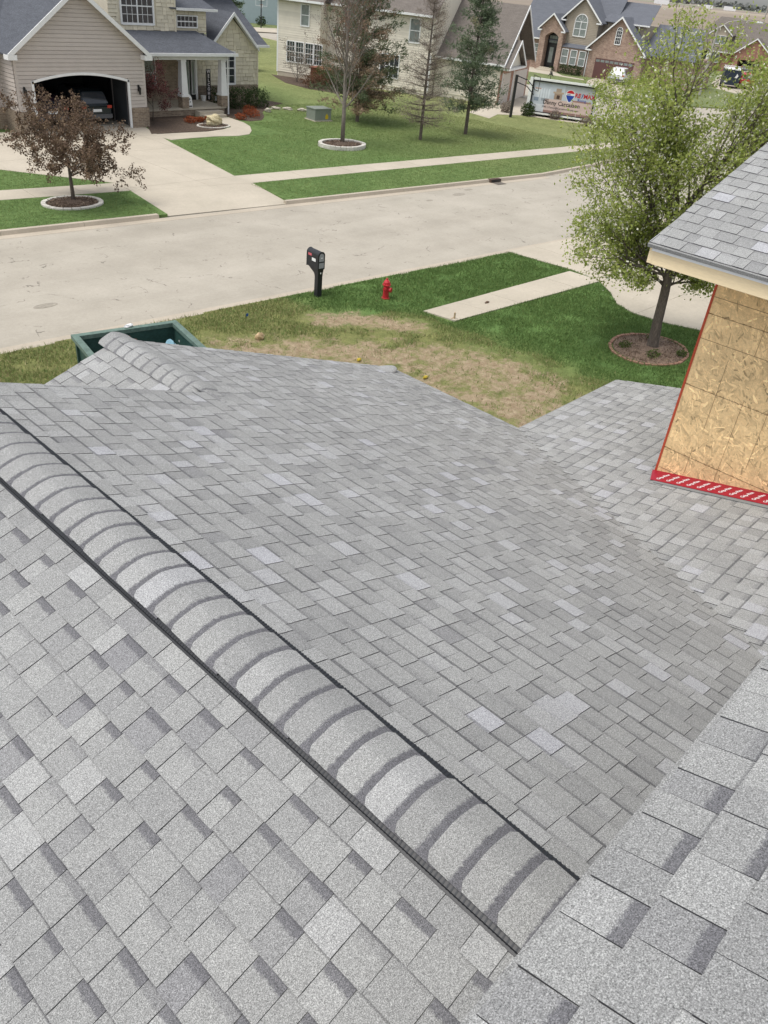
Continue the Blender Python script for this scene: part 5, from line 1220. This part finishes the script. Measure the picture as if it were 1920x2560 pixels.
# ------------------------------------------------------------------ porch things
s = thing('welcome_sign', 'tall narrow black board with white vertical lettering on the porch', 'sign', (33.98, 47.15, .45), R(6))
MB().box(-.17, .17, -.02, .02, 0, 1.75).build('board', BLACKM, s)
for i, ch in enumerate('WELCOME'): text(ch, .26, frame((0, -.024, 1.75-.245*(i+1)+.03), (1, 0, 0), (0, 0, 1)), WTXT, s, bold=.008, align='CENTER')
s = thing('garden_sign', 'white dome shaped cut-out sign standing on the porch edge', 'sign', (30.95, 45.05, .45))
p = [(-.28, .22), (-.30, .0), (.30, .0), (.30, .22), (.28, .34)]+[(.27*math.cos(math.pi*i/10), .42+.30*math.sin(math.pi*i/10)) for i in range(11)]+[(-.28, .34)]
MB().prism(p[::-1], -.015, .015).build('board', WHITE, s)
for i, (x, z, rr_) in enumerate(((-.1, .38, .07), (.09, .45, .08), (.02, .25, .06), (-.05, .55, .05), (.15, .3, .05))): MB().prism([(x+rr_*math.cos(2*math.pi*k/8), z+rr_*.8*math.sin(2*math.pi*k/8)) for k in range(8)], -.019, -.0155).build('painted_shape', mat('grey_print', (.22, .22, .23), .6, .05, 3), s)
MB().box(-.27, .27, -.02, -.0155, .03, .10).build('painted_band', mat('black_print', (.05, .05, .05), .6, .05, 3), s)
m = MB(); m.lathe([(.13, 0), (.17, .28), (.18, .30), (.15, .30)], 12); o = m.build('flower_pot', WHITE, label='white pot beside the front door', cat='pot'); o.location = (33.45, 47.0, .45)
m = MB(); m.lathe([(.05, 0), (.05, .26), (.02, .27)], 8); o = m.build('candle_lantern', WHITE, label='small white lantern at the foot of the black lettered board', cat='lantern'); o.location = (34.25, 46.8, .45)
m = MB(); m.blob((0, 0, .12), (.26, .16, .14), 10, 6, .3, 4); o = m.build('edging_rock', STONE, label='pale edging rock at the end of the hedge bed', cat='rock'); o.location = (37.0, 44.9, 0)
for i, (x, y) in enumerate(((38.3, 45.7), (39.0, 45.3), (39.7, 44.7))):
    m = MB(); m.blob((0, 0, .08), (.34, .13, .10), 10, 6, .25, 11+i); o = m.build('edging_rock', STONE, label='pale low edging rock on the lawn past the hedge, '+('nearest the hedge', 'middle of three', 'nearest the utility box')[i], cat='rock', group='edging rocks past the hedge'); o.location = (x, y, 0); o.rotation_euler = (0, 0, -.6)
# ------------------------------------------------------------------ utility box
s = thing('transformer_box', 'grey green utility box with yellow sticker on the lawn', 'utility box', (38.55, 41.75, 0), R(-8))
UB = mat('box_green_grey', (.22, .245, .21), .6, .08, 3)
MB().box(-.62, .62, -.5, .5, 0, .66).build('cabinet', UB, s, bevel=.015); MB().box(-.65, .65, -.54, .54, .66, .74).build('lid', UB, s, bevel=.015); MB().box(-.7, .7, -.6, .6, -.03, .04).build('pad', CONC, s)
MB().prism([(.18, .12), (.38, .12), (.40, .3), (.28, .45), (.16, .3)], -.506, -.502).build('sticker', mat('yellow_sticker', (.6, .42, .02), .5, .05, 3), s)
# ------------------------------------------------------------------ mailbox and hydrant
s = thing('mailbox', 'black plastic mailbox on a flared post at the kerb', 'mailbox', (16.42, 17.5, 0), R(-4))
m = MB(); V = []
for (z, x, y0, y1) in ((-.05, .088, -.085, .085), (.62, .088, -.085, .085), (.72, .092, -.09, .12), (.82, .105, -.10, .28), (.87, .115, -.105, .36)):
    V += [(-x, y0, z), (x, y0, z), (x, y1, z), (-x, y1, z)]
m.add(V, [(3, 2, 1, 0), (16, 17, 18, 19)]+[(i*4+q, i*4+(q+1) % 4, i*4+4+(q+1) % 4, i*4+4+q) for i in range(4) for q in range(4)]); m.build('post', BLACK, s, bevel=.012)
prof = [(-.12, .87), (.12, .87)]+[(.12*math.cos(math.pi*i/10), 1.26+.12*math.sin(math.pi*i/10)) for i in range(11)]
MB().prism(prof, -.11, .45).build('box', BLACK, s, bevel=.01)
GP = mat('grey_plastic', (.30, .31, .33), .5, .06, 5)
MB().prism([(-.09, 1.10), (.09, 1.10)]+[(.085*math.cos(math.pi*i/8), 1.25+.085*math.sin(math.pi*i/8)) for i in range(9)], -.118, -.111).build('rear_door', GP, s)
MB().box(-.09, .09, -.118, -.111, .90, 1.06).build('paper_slot', GP, s); MB().box(-.03, .03, -.125, -.119, 1.19, 1.22).build('door_handle', WHITE, s)
MB().box(-.02, .02, -.098, -.092, .72, .77).build('badge', WHITE, s)
MB().box(-.1235, -.1205, .02, .20, 1.07, 1.16).build('number_plate', WHITE, s); MB().box(-.1235, -.1205, .22, .38, 1.20, 1.27).build('sticker', mat('red_sticker', (.55, .12, .14), .5, .1, 9), s)
s = thing('fire_hydrant', 'red fire hydrant on the near verge', 'hydrant', (18.13, 16.25, 0), R(20))
HR = mat('hydrant_red', (.46, .022, .03), .4, .08, 6, spec=.5)
m = MB(); m.lathe([(.13, -.02), (.13, .03), (.095, .04), (.09, .40), (.13, .42), (.13, .45), (.105, .46), (.10, .52), (.06, .58), (.03, .59), (.03, .64), (.0, .645)], 16); m.build('barrel', HR, s, smooth=False)
for a, r_n, L_, z in ((0, .05, .15, .33), (math.pi, .05, .15, .33), (-math.pi/2, .07, .16, .30)):
    m = MB(); d = Vector((math.cos(a), math.sin(a), 0)); p0 = Vector((0, 0, z)); m.tube([p0+d*.07, p0+d*L_], r_n*.8, 12); m.tube([p0+d*(L_-.03), p0+d*(L_+.01)], r_n*1.1, 12); m.tube([p0+d*L_, p0+d*(L_+.03)], .015, 5); m.build('outlet_cap', HR, s)
for i in range(8): a = 2*math.pi*i/8; MB().lathe([(.012, 0), (.012, .02)], 6, (.117*math.cos(a), .117*math.sin(a), .45)).build('bolt', HR, s)
# ------------------------------------------------------------------ dumpster
s = thing('dumpster', 'dark green open roll-off dumpster behind the low gable', 'dumpster', (8.10, 13.05, 0), R(-12))
DG = mat('dumpster_green', (.032, .075, .062), .5, .25, 3, .2, 20, .2, .01); RG = mat('rim_green', (.115, .17, .14), .55, .2, 3, .2, 18)
for x0, x1, y0, y1 in ((-1.1, -1.06, -2.1, 2.1), (1.06, 1.1, -2.1, 2.1), (-1.06, 1.06, 2.06, 2.1), (-1.06, 1.06, -2.1, -2.06)): MB().box(x0, x1, y0, y1, .1, 1.44).build('side_panel', DG, s)
MB().box(-1.06, 1.06, -2.06, 2.06, .1, .16).build('floor', DG, s)
for x0, x1, y0, y1 in ((-1.16, -1.02, -2.16, 2.16), (1.02, 1.16, -2.16, 2.16), (-1.02, 1.02, 2.02, 2.16), (-1.02, 1.02, -2.16, -2.02)): MB().box(x0, x1, y0, y1, 1.44, 1.53).build('rim', RG, s)
for i in range(6):
    for x in (-1.15, 1.1): MB().box(x, x+.05, -1.9+i*.75, -1.82+i*.75, .12, 1.43).build('rib', DG, s)
RU = mat('chipped_paint', (.20, .11, .075), .8, .3, 20, .4, 60); CH = mat('bare_scratches', (.34, .36, .35), .7, .3, 20)
r = random.Random(4)
for i in range(7):
    x = r.uniform(-.3, .6); m = MB(); w_ = r.uniform(.04, .12); hh = r.uniform(.02, .05); z = r.uniform(1.15, 1.38)
    m.prism([(x+w_*math.cos(k)*r.uniform(.6, 1.1), z+hh*math.sin(k)*r.uniform(.6, 1.1)) for k in [q*.785 for q in range(8)]], 2.055, 2.059); m.build('scrape', RU if i < 3 else CH, s)
for i in range(5):
    y = r.uniform(.6, 1.9); z = r.uniform(.9, 1.35); m = MB(); m.prism([(y+.05*math.cos(k)*r.uniform(.6, 1.1), z+.03*math.sin(k)*r.uniform(.6, 1.1)) for k in [q*.785 for q in range(8)]], 1.055, 1.059, 'x'); m.build('scrape', CH, s)
BAG = mat('pale_blue_plastic', (.24, .42, .50), .35, .1, 6, spec=.5)
m = MB(); m.blob((0, 0, .16), (.26, .24, .26), 18, 12, .6, 6); o = m.build('plastic_bag', BAG, label='pale blue crumpled plastic sheet inside the dumpster', cat='bag'); o.location = (8.95, 14.05, .95)
m = MB(); rd = random.Random(17)
for i in range(46):
    c = Vector((rd.uniform(-.75, .75), rd.uniform(-1.6, .8), rd.uniform(.05, .75))); u = Vector((rd.gauss(0, 1), rd.gauss(0, 1), rd.gauss(0, .35))).normalized(); v = u.cross(Vector((rd.gauss(0, .3), rd.gauss(0, .3), 1))).normalized(); n3 = u.cross(v); a, b = rd.uniform(.12, .35), rd.uniform(.08, .2); m.tone = rd.random()
    m.hexa([c-u*a-v*b, c+u*a-v*b, c+u*a+v*b, c-u*a+v*b]+[q+n3*.015 for q in (c-u*a-v*b, c+u*a-v*b, c+u*a+v*b, c-u*a+v*b)])
o = m.build('debris_pile', mat('shingle_debris', (.12, .118, .115), .9, .3, 5, .4, 25, .5, .02, tone=.5), label='dark roofing debris filling the dumpster', cat='debris'); o.location = (8.3, 13.6, .165)
m = MB(); m.blob((0, 0, .03), (.10, .05, .04), 8, 5, .3, 2); o = m.build('paper_scrap', WHITE, label='white scrap lying on the far dumpster rim', cat='scrap'); o.location = (8.62, 15.12, 1.53)
# ------------------------------------------------------------------ small things on the near lawn
m = MB(); m.blob((0, 0, .07), (.13, .10, .11), 10, 7, .3, 8); o = m.build('rock', mat('tan_rock', (.50, .36, .21), .9, .2, 8), label='tan stone lying on the worn grass', cat='rock'); o.location = (12.86, 15.89, 0)
s = thing('marker_flag', 'small blue marker flag in the worn grass', 'marker', (13.35, 17.1, 0)); MB().tube([(0, 0, 0), (.02, 0, .22)], .005, 4).build('wire', BLACKM, s); MB().box(0.01, .09, -.003, .003, .13, .21).build('flag', mat('blue_flag', (.03, .10, .30), .5, .05, 3), s)
m = MB(); m.box(-.02, .02, -.02, .02, -.05, .2); m.box(-.1, .1, .03, .06, .0, .03); o = m.build('wooden_stake', mat('weathered_wood', (.42, .32, .2), .9, .2, 9), label='short wooden stake at the corner of the near sidewalk', cat='stake'); o.location = (18.6, 13.85, .02)
for (x, y, lb) in ((14.1, 13.35, 'yellow scrap on the dirt by the ridge end'), (14.75, 11.6, 'yellow scrap on the dirt near the eave')):
    m = MB(); m.blob((0, 0, .03), (.09, .04, .04), 8, 4, .4, x); o = m.build('yellow_scrap', mat('yellow_scrap%d' % int(x*10), (.55, .42, .05), .5, .1, 5), label=lb, cat='scrap'); o.location = (x, y, .01)
m = MB(); m.blob((0, 0, .02), (.10, .05, .03), 8, 4, .4, 3); o = m.build('leaf_scrap', BROWNL, label='brown leaf scrap on the near sidewalk', cat='scrap'); o.location = (20.6, 14.15, .04)
s = thing('storm_drain', 'rusty storm drain inlet in the far kerb', 'drain', (35.95, 25.52, 0), R(-5))
MB().box(-.38, .38, -.14, .10, -.12, .05).build('inlet_casting', mat('rusty_iron', (.085, .055, .04), .8, .25, 8), s); MB().box(-.34, .34, -.148, -.141, -.08, .02).build('opening', BLACKM, s)
MB().box(-.32, .32, -.6, -.16, -.1, -.093).build('grate', mat('iron_grate', (.14, .12, .10), .8, .2, 20), s)
for i, (x, y, sx) in enumerate(((31.9, 24.55, .42), (33.2, 25.0, .3), (29.6, 24.4, .22), (9.6, 21.2, .35))):
    m = MB(); m.lathe([(sx, 0), (sx, .004)], 14); o = m.build('road_patch', mat('tar_patch%d' % i, (.30, .27, .22), .9, .3, 6), kind='structure'); o.location = (x, y, -.109); o.scale = (1, .45, 1)
# ------------------------------------------------------------------ mobile billboard
def billboard():
    s = thing('mobile_billboard', 'white framed mobile billboard with room photo and agent name on the driveway', 'billboard', (58.0, 39.0, 0), R(-64)); L_ = 4.75; z0, z1 = .32, 2.42
    GF = mat('billboard_white', (.74, .75, .72), .5, .06, 3)
    MB().box(-.22, L_+.1, .12, 1.7, z0-.05, z1+.06).build('body', GF, s)
    q = MB(); q.box(-.24, .0, -.06, .12, z0-.12, z1+.2); q.box(0, L_+.1, -.06, .12, z1+.06, z1+.2); q.box(.0, L_+.1, -.06, .12, z0-.14, z0-.02); q.build('outer_frame', GF, s)
    q = MB(); q.box(0, .1, -.03, .11, z0-.02, z1+.06); q.box(L_-.0, L_+.1, -.03, .11, z0-.02, z1+.06); q.box(.1, L_, -.03, .11, z1-.04, z1+.06); q.box(.1, L_, -.03, .11, z0-.02, z0+.04); q.build('inner_frame', BLACKM, s)
    MB().box(.1, L_, .09, .115, z0+.04, z1-.04).build('print_panel', mat('print_grey_blue', (.52, .56, .60), .5, .12, 1.5), s)
    def pr(x0, x1, a, b, col, d=.085, nm='printed_area'): MB().box(x0, x1, d, d+.003, z0+a, z0+b).build(nm, mat('print_%d' % len(bpy.data.materials), col, .5, .08, 3), s)
    pr(.102, 1.1, .04, .55, (.62, .64, .66)); pr(1.1, L_-.01, .2, .98, (.62, .48, .43)); pr(.102, L_-.01, .04, .2, (.33, .2, .17), .0855)
    for i in range(5): pr(.5+i*.19, .62+i*.19, 1.0, 1.65, (.66, .70, .74), .0845)
    pr(1.75, 2.35, 1.0, 1.4, (.36, .26, .19)); pr(1.65, 2.45, 1.4, 1.52, (.46, .36, .27)); pr(1.85, 2.25, 1.52, 1.75, (.42, .32, .24)); pr(1.95, 2.18, 1.05, 1.3, (.08, .05, .04), .0835)
    pr(.25, .6, .75, 1.0, (.25, .3, .36)); pr(.8, 1.4, .8, .98, (.3, .33, .36)); pr(3.2, 4.6, .98, 1.1, (.36, .22, .18)); pr(2.5, L_-.02, 1.5, 1.98, (.45, .47, .49))
    # balloon emblem: red, white and blue bands
    cx, cz = 2.95, 1.42
    def cap_(a0, a1, rx, rz_, m, d, flat=None):
        P = [(cx+rx*math.cos(a0+(a1-a0)*i/14), z0+cz+rz_*math.sin(a0+(a1-a0)*i/14)) for i in range(15)]
        MB().prism(P, d, d+.002).build('emblem_band', m, s)
    P = [(cx+.36*math.cos(a*math.pi/16), z0+cz+.36*math.sin(a*math.pi/16)) for a in range(-2, 19)]+[(cx-.10, z0+cz-.52), (cx+.10, z0+cz-.52)]
    MB().prism(P, .080, .082).build('emblem_outline', WHITE, s)
    cap_(.35, math.pi-.35, .32, .32, RTXT, .077)
    P = [(cx-.32, z0+cz-.03), (cx+.32, z0+cz-.03), (cx+.22, z0+cz-.24), (cx+.07, z0+cz-.46), (cx-.07, z0+cz-.46), (cx-.22, z0+cz-.24)]
    MB().prism(P, .077, .079).build('emblem_band', BTXT, s)
    fr = lambda x, z, d=.075: frame((x, d, z0+z), (1, 0, 0), (0, 0, 1))
    text('RE/MAX', .085, fr(2.70, 1.42, .074), BTXT, s, bold=.002)
    text('RE', .40, fr(3.30, 1.32), RTXT, s, bold=.012); text('/', .40, fr(3.80, 1.32), BTXT, s, bold=.012); text('MAX', .40, fr(3.95, 1.32), RTXT, s, bold=.012)
    text('Rising', .28, fr(3.55, 1.06), BTXT, s)
    text('Danny Carcasson', .40, fr(.98, .62), KTXT, s, bold=.006)
    text('5945 | Danny@CarcassonGroup.com', .185, fr(.95, .36), KTXT, s, bold=.001)
    MB().box(.3, L_-.3, .3, 1.5, .12, .28).build('chassis', BLACKM, s)
    for x in (.9, 3.6):
        for y in (.25, 1.55): MB().tube([(x, y-.09, .17), (x, y+.09, .17)], .28, 14).build('wheel', BLACK, s)
billboard()
bush('round_bush', 'round green bush before the left end of the billboard', (57.55, 38.75, 0), (.55, .55, .85), HEDGE, 1800, .09, 101, tone0=.75)
bush('red_bush', 'pinkish brown bush left of the billboard', (57.0, 40.4, 0), (.5, .45, .7), TWIG, 1200, .09, 102)
bush('red_bush', 'brown bush under the middle of the billboard', (58.75, 37.0, 0), (.5, .45, .55), TWIG, 1200, .09, 103)
bush('dark_hedge', 'dark hedge between the pink garage and the billboard', (67, 47.5, 0), (1.1, 1.2, 1.7), HEDGE, 2600, .12, 104, 'hedge', tone0=.3)
bush('low_hedge', 'brown low hedge on the corner right of the billboard', (59.4, 34.0, 0), (1.2, .7, .55), TWIG, 1800, .1, 105, 'hedge')
# basketball hoops
def hoop(loc, label, rz, hh=2.85, pole=.09, board=BLACKM, glass=True):
    s = thing('basketball_hoop', label, 'hoop', loc, rz)
    MB().box(-pole, pole, -pole, pole, -.02, hh).build('pole', BLACKM, s)
    for z0, z1 in ((hh-.05, hh-.55), (hh-.45, hh-.95)): MB().tube([(0, 0, z0), (-.9, 0, z0-.25), (-1.5, 0, z1-.25)], .035, 6).build('arm', BLACKM, s)
    q = MB(); q.box(-1.58, -1.55, -.75, .75, hh-.9, hh-.86); q.box(-1.58, -1.55, -.75, .75, hh+.0, hh+.04); q.box(-1.58, -1.55, -.78, -.74, hh-.9, hh+.04); q.box(-1.58, -1.55, .74, .78, hh-.9, hh+.04); q.build('backboard_frame', WHITE if board is WHITE else BLACKM, s)
    MB().tube([(-1.8+.22*math.cos(a*.524), .22*math.sin(a*.524), hh-.75) for a in range(13)], .012, 5).build('rim', mat('orange_rim', (.4, .12, .03), .5, .05, 3), s)
    q = MB()
    for a in range(12): q.tube([(-1.8+.22*math.cos(a*.524), .22*math.sin(a*.524), hh-.76), (-1.8+.14*math.cos(a*.524+.3), .14*math.sin(a*.524+.3), hh-1.15)], .008, 3)
    q.build('net', WHITE, s)
    return s
hoop((55.3, 38.7, 0), 'black basketball hoop on a thick pole beside the pink garage', R(142))
hoop((81.5, 100.6, 0), 'basketball hoop in front of the far blue house', R(-130), 3.4, .07, WHITE)
# far blue house
def house5():
    h = thing('blue_house', 'pale blue house far behind, past the spruce', 'house', (82, 110, 0), R(-35)); PB = mat('pale_blue_siding', (.33, .40, .42), .6, .04, 2)
    MB().box(-3, 16, 0, 10, 0, 6).build('wall', PB, h); slab_roof(h, [(-3.6, -.6, 6), (16.6, -.6, 6), (16.6, 5, 9), (-3.6, 5, 9)], .1, ROOFG)
    window(h, 5.2, 5.9, 3.0, 4.1, -.03, 2, 2, GLASS, .1); window(h, 9.0, 9.9, 3.0, 4.1, -.03, 2, 2, GLASS, .1); window(h, .5, 1.4, 3.0, 4.1, -.03, 2, 2, GLASS, .1)
house5()
for i, (x, y, lb) in enumerate(((84.5, 104.3, 'dark round shrub at the foot of the blue house, right'), (80.6, 104.8, 'dark round shrub at the foot of the blue house, middle'), (78.6, 105.8, 'dark round shrub at the foot of the blue house, left'))): bush('round_shrub', lb, (x, y, 0), (.8, .8, 1.1), HEDGE, 700, .16, 110+i)
# around the tan brick house
bush('box_hedge', 'clipped hedge under the bay windows of the tan brick house', (92.9, 57.6, 0), (.6, 1.35, .95), HEDGE, 2600, .11, 120, 'hedge', box=True, rz=R(10))
bush('box_hedge', 'clipped hedge left of the arched entry of the tan brick house', (94.9, 65.6, 0), (.6, 1.2, .9), HEDGE, 2200, .11, 121, 'hedge', box=True, rz=R(10))
bush('foundation_shrub', 'low dark shrub right of the arched entry', (93.1, 60.3, 0), (.4, .4, .5), HEDGE, 500, .1, 122)
s = thing('garden_ornament', 'dark iron garden ornament on the lawn of the tan brick house', 'ornament', (82.2, 53.2, 0)); MB().tube([(0, 0, 0), (0, 0, 1.3)], .03, 5).build('stake', BLACKM, s)
m = MB()
for a in range(6): m.tube([(0, 0, .75), (.28*math.cos(a), .28*math.sin(a), .75+.2*math.sin(a*2.1))], .05, 4)
m.build('figure', BLACKM, s)
bush('foundation_shrub', 'green shrub under the bay window of the red brick house', (133.6, 59.3, 0), (.8, 1.6, .9), HEDGE, 900, .16, 123)
car('parked_car', 'silver car inside the open garage of the red brick house', (138.3, 55.2, .02), R(-78), (.4, .41, .42))
car('red_car', 'red car mostly hidden behind the enclosed trailer', (112.5, 44.3, .01), R(-60), (.42, .02, .03))
s = thing('enclosed_trailer', 'dark blue enclosed cargo trailer with white roof rack by the red brick house', 'trailer', (110.3, 45.5, 0), R(-62))
MB().box(-.95, .95, -.2, 3.2, .35, 2.0).build('box', mat('navy_panel', (.022, .032, .05), .4, .1, 2), s, bevel=.03); MB().box(-.98, .98, -.23, 3.23, 2.0, 2.06).build('roof', WHITE, s)
for y in (.3, 2.7): MB().tube([(-.95, y, 2.25), (.95, y, 2.25)], .03, 5).build('roof_rack', WHITE, s)
MB().tube([(-.95, .0, 2.25), (-.95, 3.0, 2.25)], .03, 5).build('roof_rack', WHITE, s)
for x in (-.99, .99): MB().tube([(x-.1, 1.2, .33), (x+.1, 1.2, .33)], .33, 14).build('wheel', BLACK, s)
MB().prism([(.3, 1.2), (.55, 1.15), (.7, 1.4), (.5, 1.65), (.42, 1.4)], -.212, -.205).build('emblem', WHITE, s); MB().box(-.8, -.5, -.212, -.205, .6, .75).build('sticker', WHITE, s)
# street light
s = thing('street_light', 'grey street light with a long curved arm', 'street light', (94.8, 42.1, 0))
GM = mat('weathered_pole', (.36, .34, .30), .7, .1, 4)
MB().tube([(0, 0, -.1), (0, 0, 6.5)], [.15, .10], 10).build('pole', GM, s)
dr = Vector((.647, -.763, 0)); MB().tube([(0, 0, 6.3), tuple(dr*.9+Vector((0, 0, 7.0))), tuple(dr*2.2+Vector((0, 0, 7.3))), tuple(dr*3.6+Vector((0, 0, 7.25)))], [.06, .05, .045, .04], 8).build('arm', GM, s)
m = MB(); m.blob((0, 0, 0), (.5, .2, .13), 12, 7, .02, 1); o = m.build('lamp_head', mat('lamp_grey', (.55, .55, .53), .5, .05, 3), s); o.location = dr*4.0+Vector((0, 0, 7.22)); o.rotation_euler = (0, 0, math.atan2(dr.y, dr.x))
s = thing('utility_pole', 'tall pale utility pole beyond the red brick house', 'pole', (212, 84, 0)); MB().tube([(0, 0, 0), (0, 0, 13)], [.2, .14], 8).build('shaft', GM, s); MB().box(-1, 1, -.06, .06, 12.2, 12.35).build('cross_arm', GM, s)
# far plain: low tree line, sheds, a sign
def treeline():
    r = np.random.default_rng(5); P = []
    for i in range(2600):
        az = R(r.uniform(30, 88)); d = r.uniform(2500, 3100); hgt = r.uniform(4, 15)*(1+.6*noise.noise(Vector((math.degrees(az)*1.7, 0, 0)))); P.append((math.sin(az)*d, math.cos(az)*d, r.uniform(0, hgt)))
    V, F, T = leaves(P, 9000, 11, 6, (6, 6, 2), .5, .2, aspect=.8); V[:, 2] = np.maximum(V[:, 2], -.1)
    fast('tree_line', V, F, leafmat('far_trees', [(0, (.10, .11, .10)), (1, (.20, .20, .19))], 0), tone=T, kind='stuff', label='low grey tree line along the far edge of the fields', cat='trees')
treeline()
for i, (az, d, wd, hg, lb) in enumerate(((62.6, 1500, 22, 6, 'tiny white farm building on the far fields, left'), (65.2, 1700, 16, 5, 'tiny white farm building on the far fields, middle'), (66.4, 1750, 20, 6, 'tiny white farm building on the far fields, right'))):
    s = thing('farm_building', lb, 'building', (math.sin(R(az))*d, math.cos(R(az))*d, -.2), R(-az)); MB().box(-wd/2, wd/2, 0, 10, 0, hg).build('wall', WHITE, s); MB().prism([(-wd/2-1, hg), (wd/2+1, hg), (0, hg+3)], 0, 10).build('roof', ROOFG, s)
s = thing('roadside_sign', 'far roadside sign on posts above the fields', 'sign', (math.sin(R(69))*1300, math.cos(R(69))*1300, 0), R(-69)); MB().box(-9, 9, 0, .5, 16, 24).build('panel', mat('sign_grey', (.3, .3, .32), .6, .1, 1), s)
for x in (-5, 5): MB().box(x-.4, x+.4, 0, .5, 0, 16).build('post', GM, s)
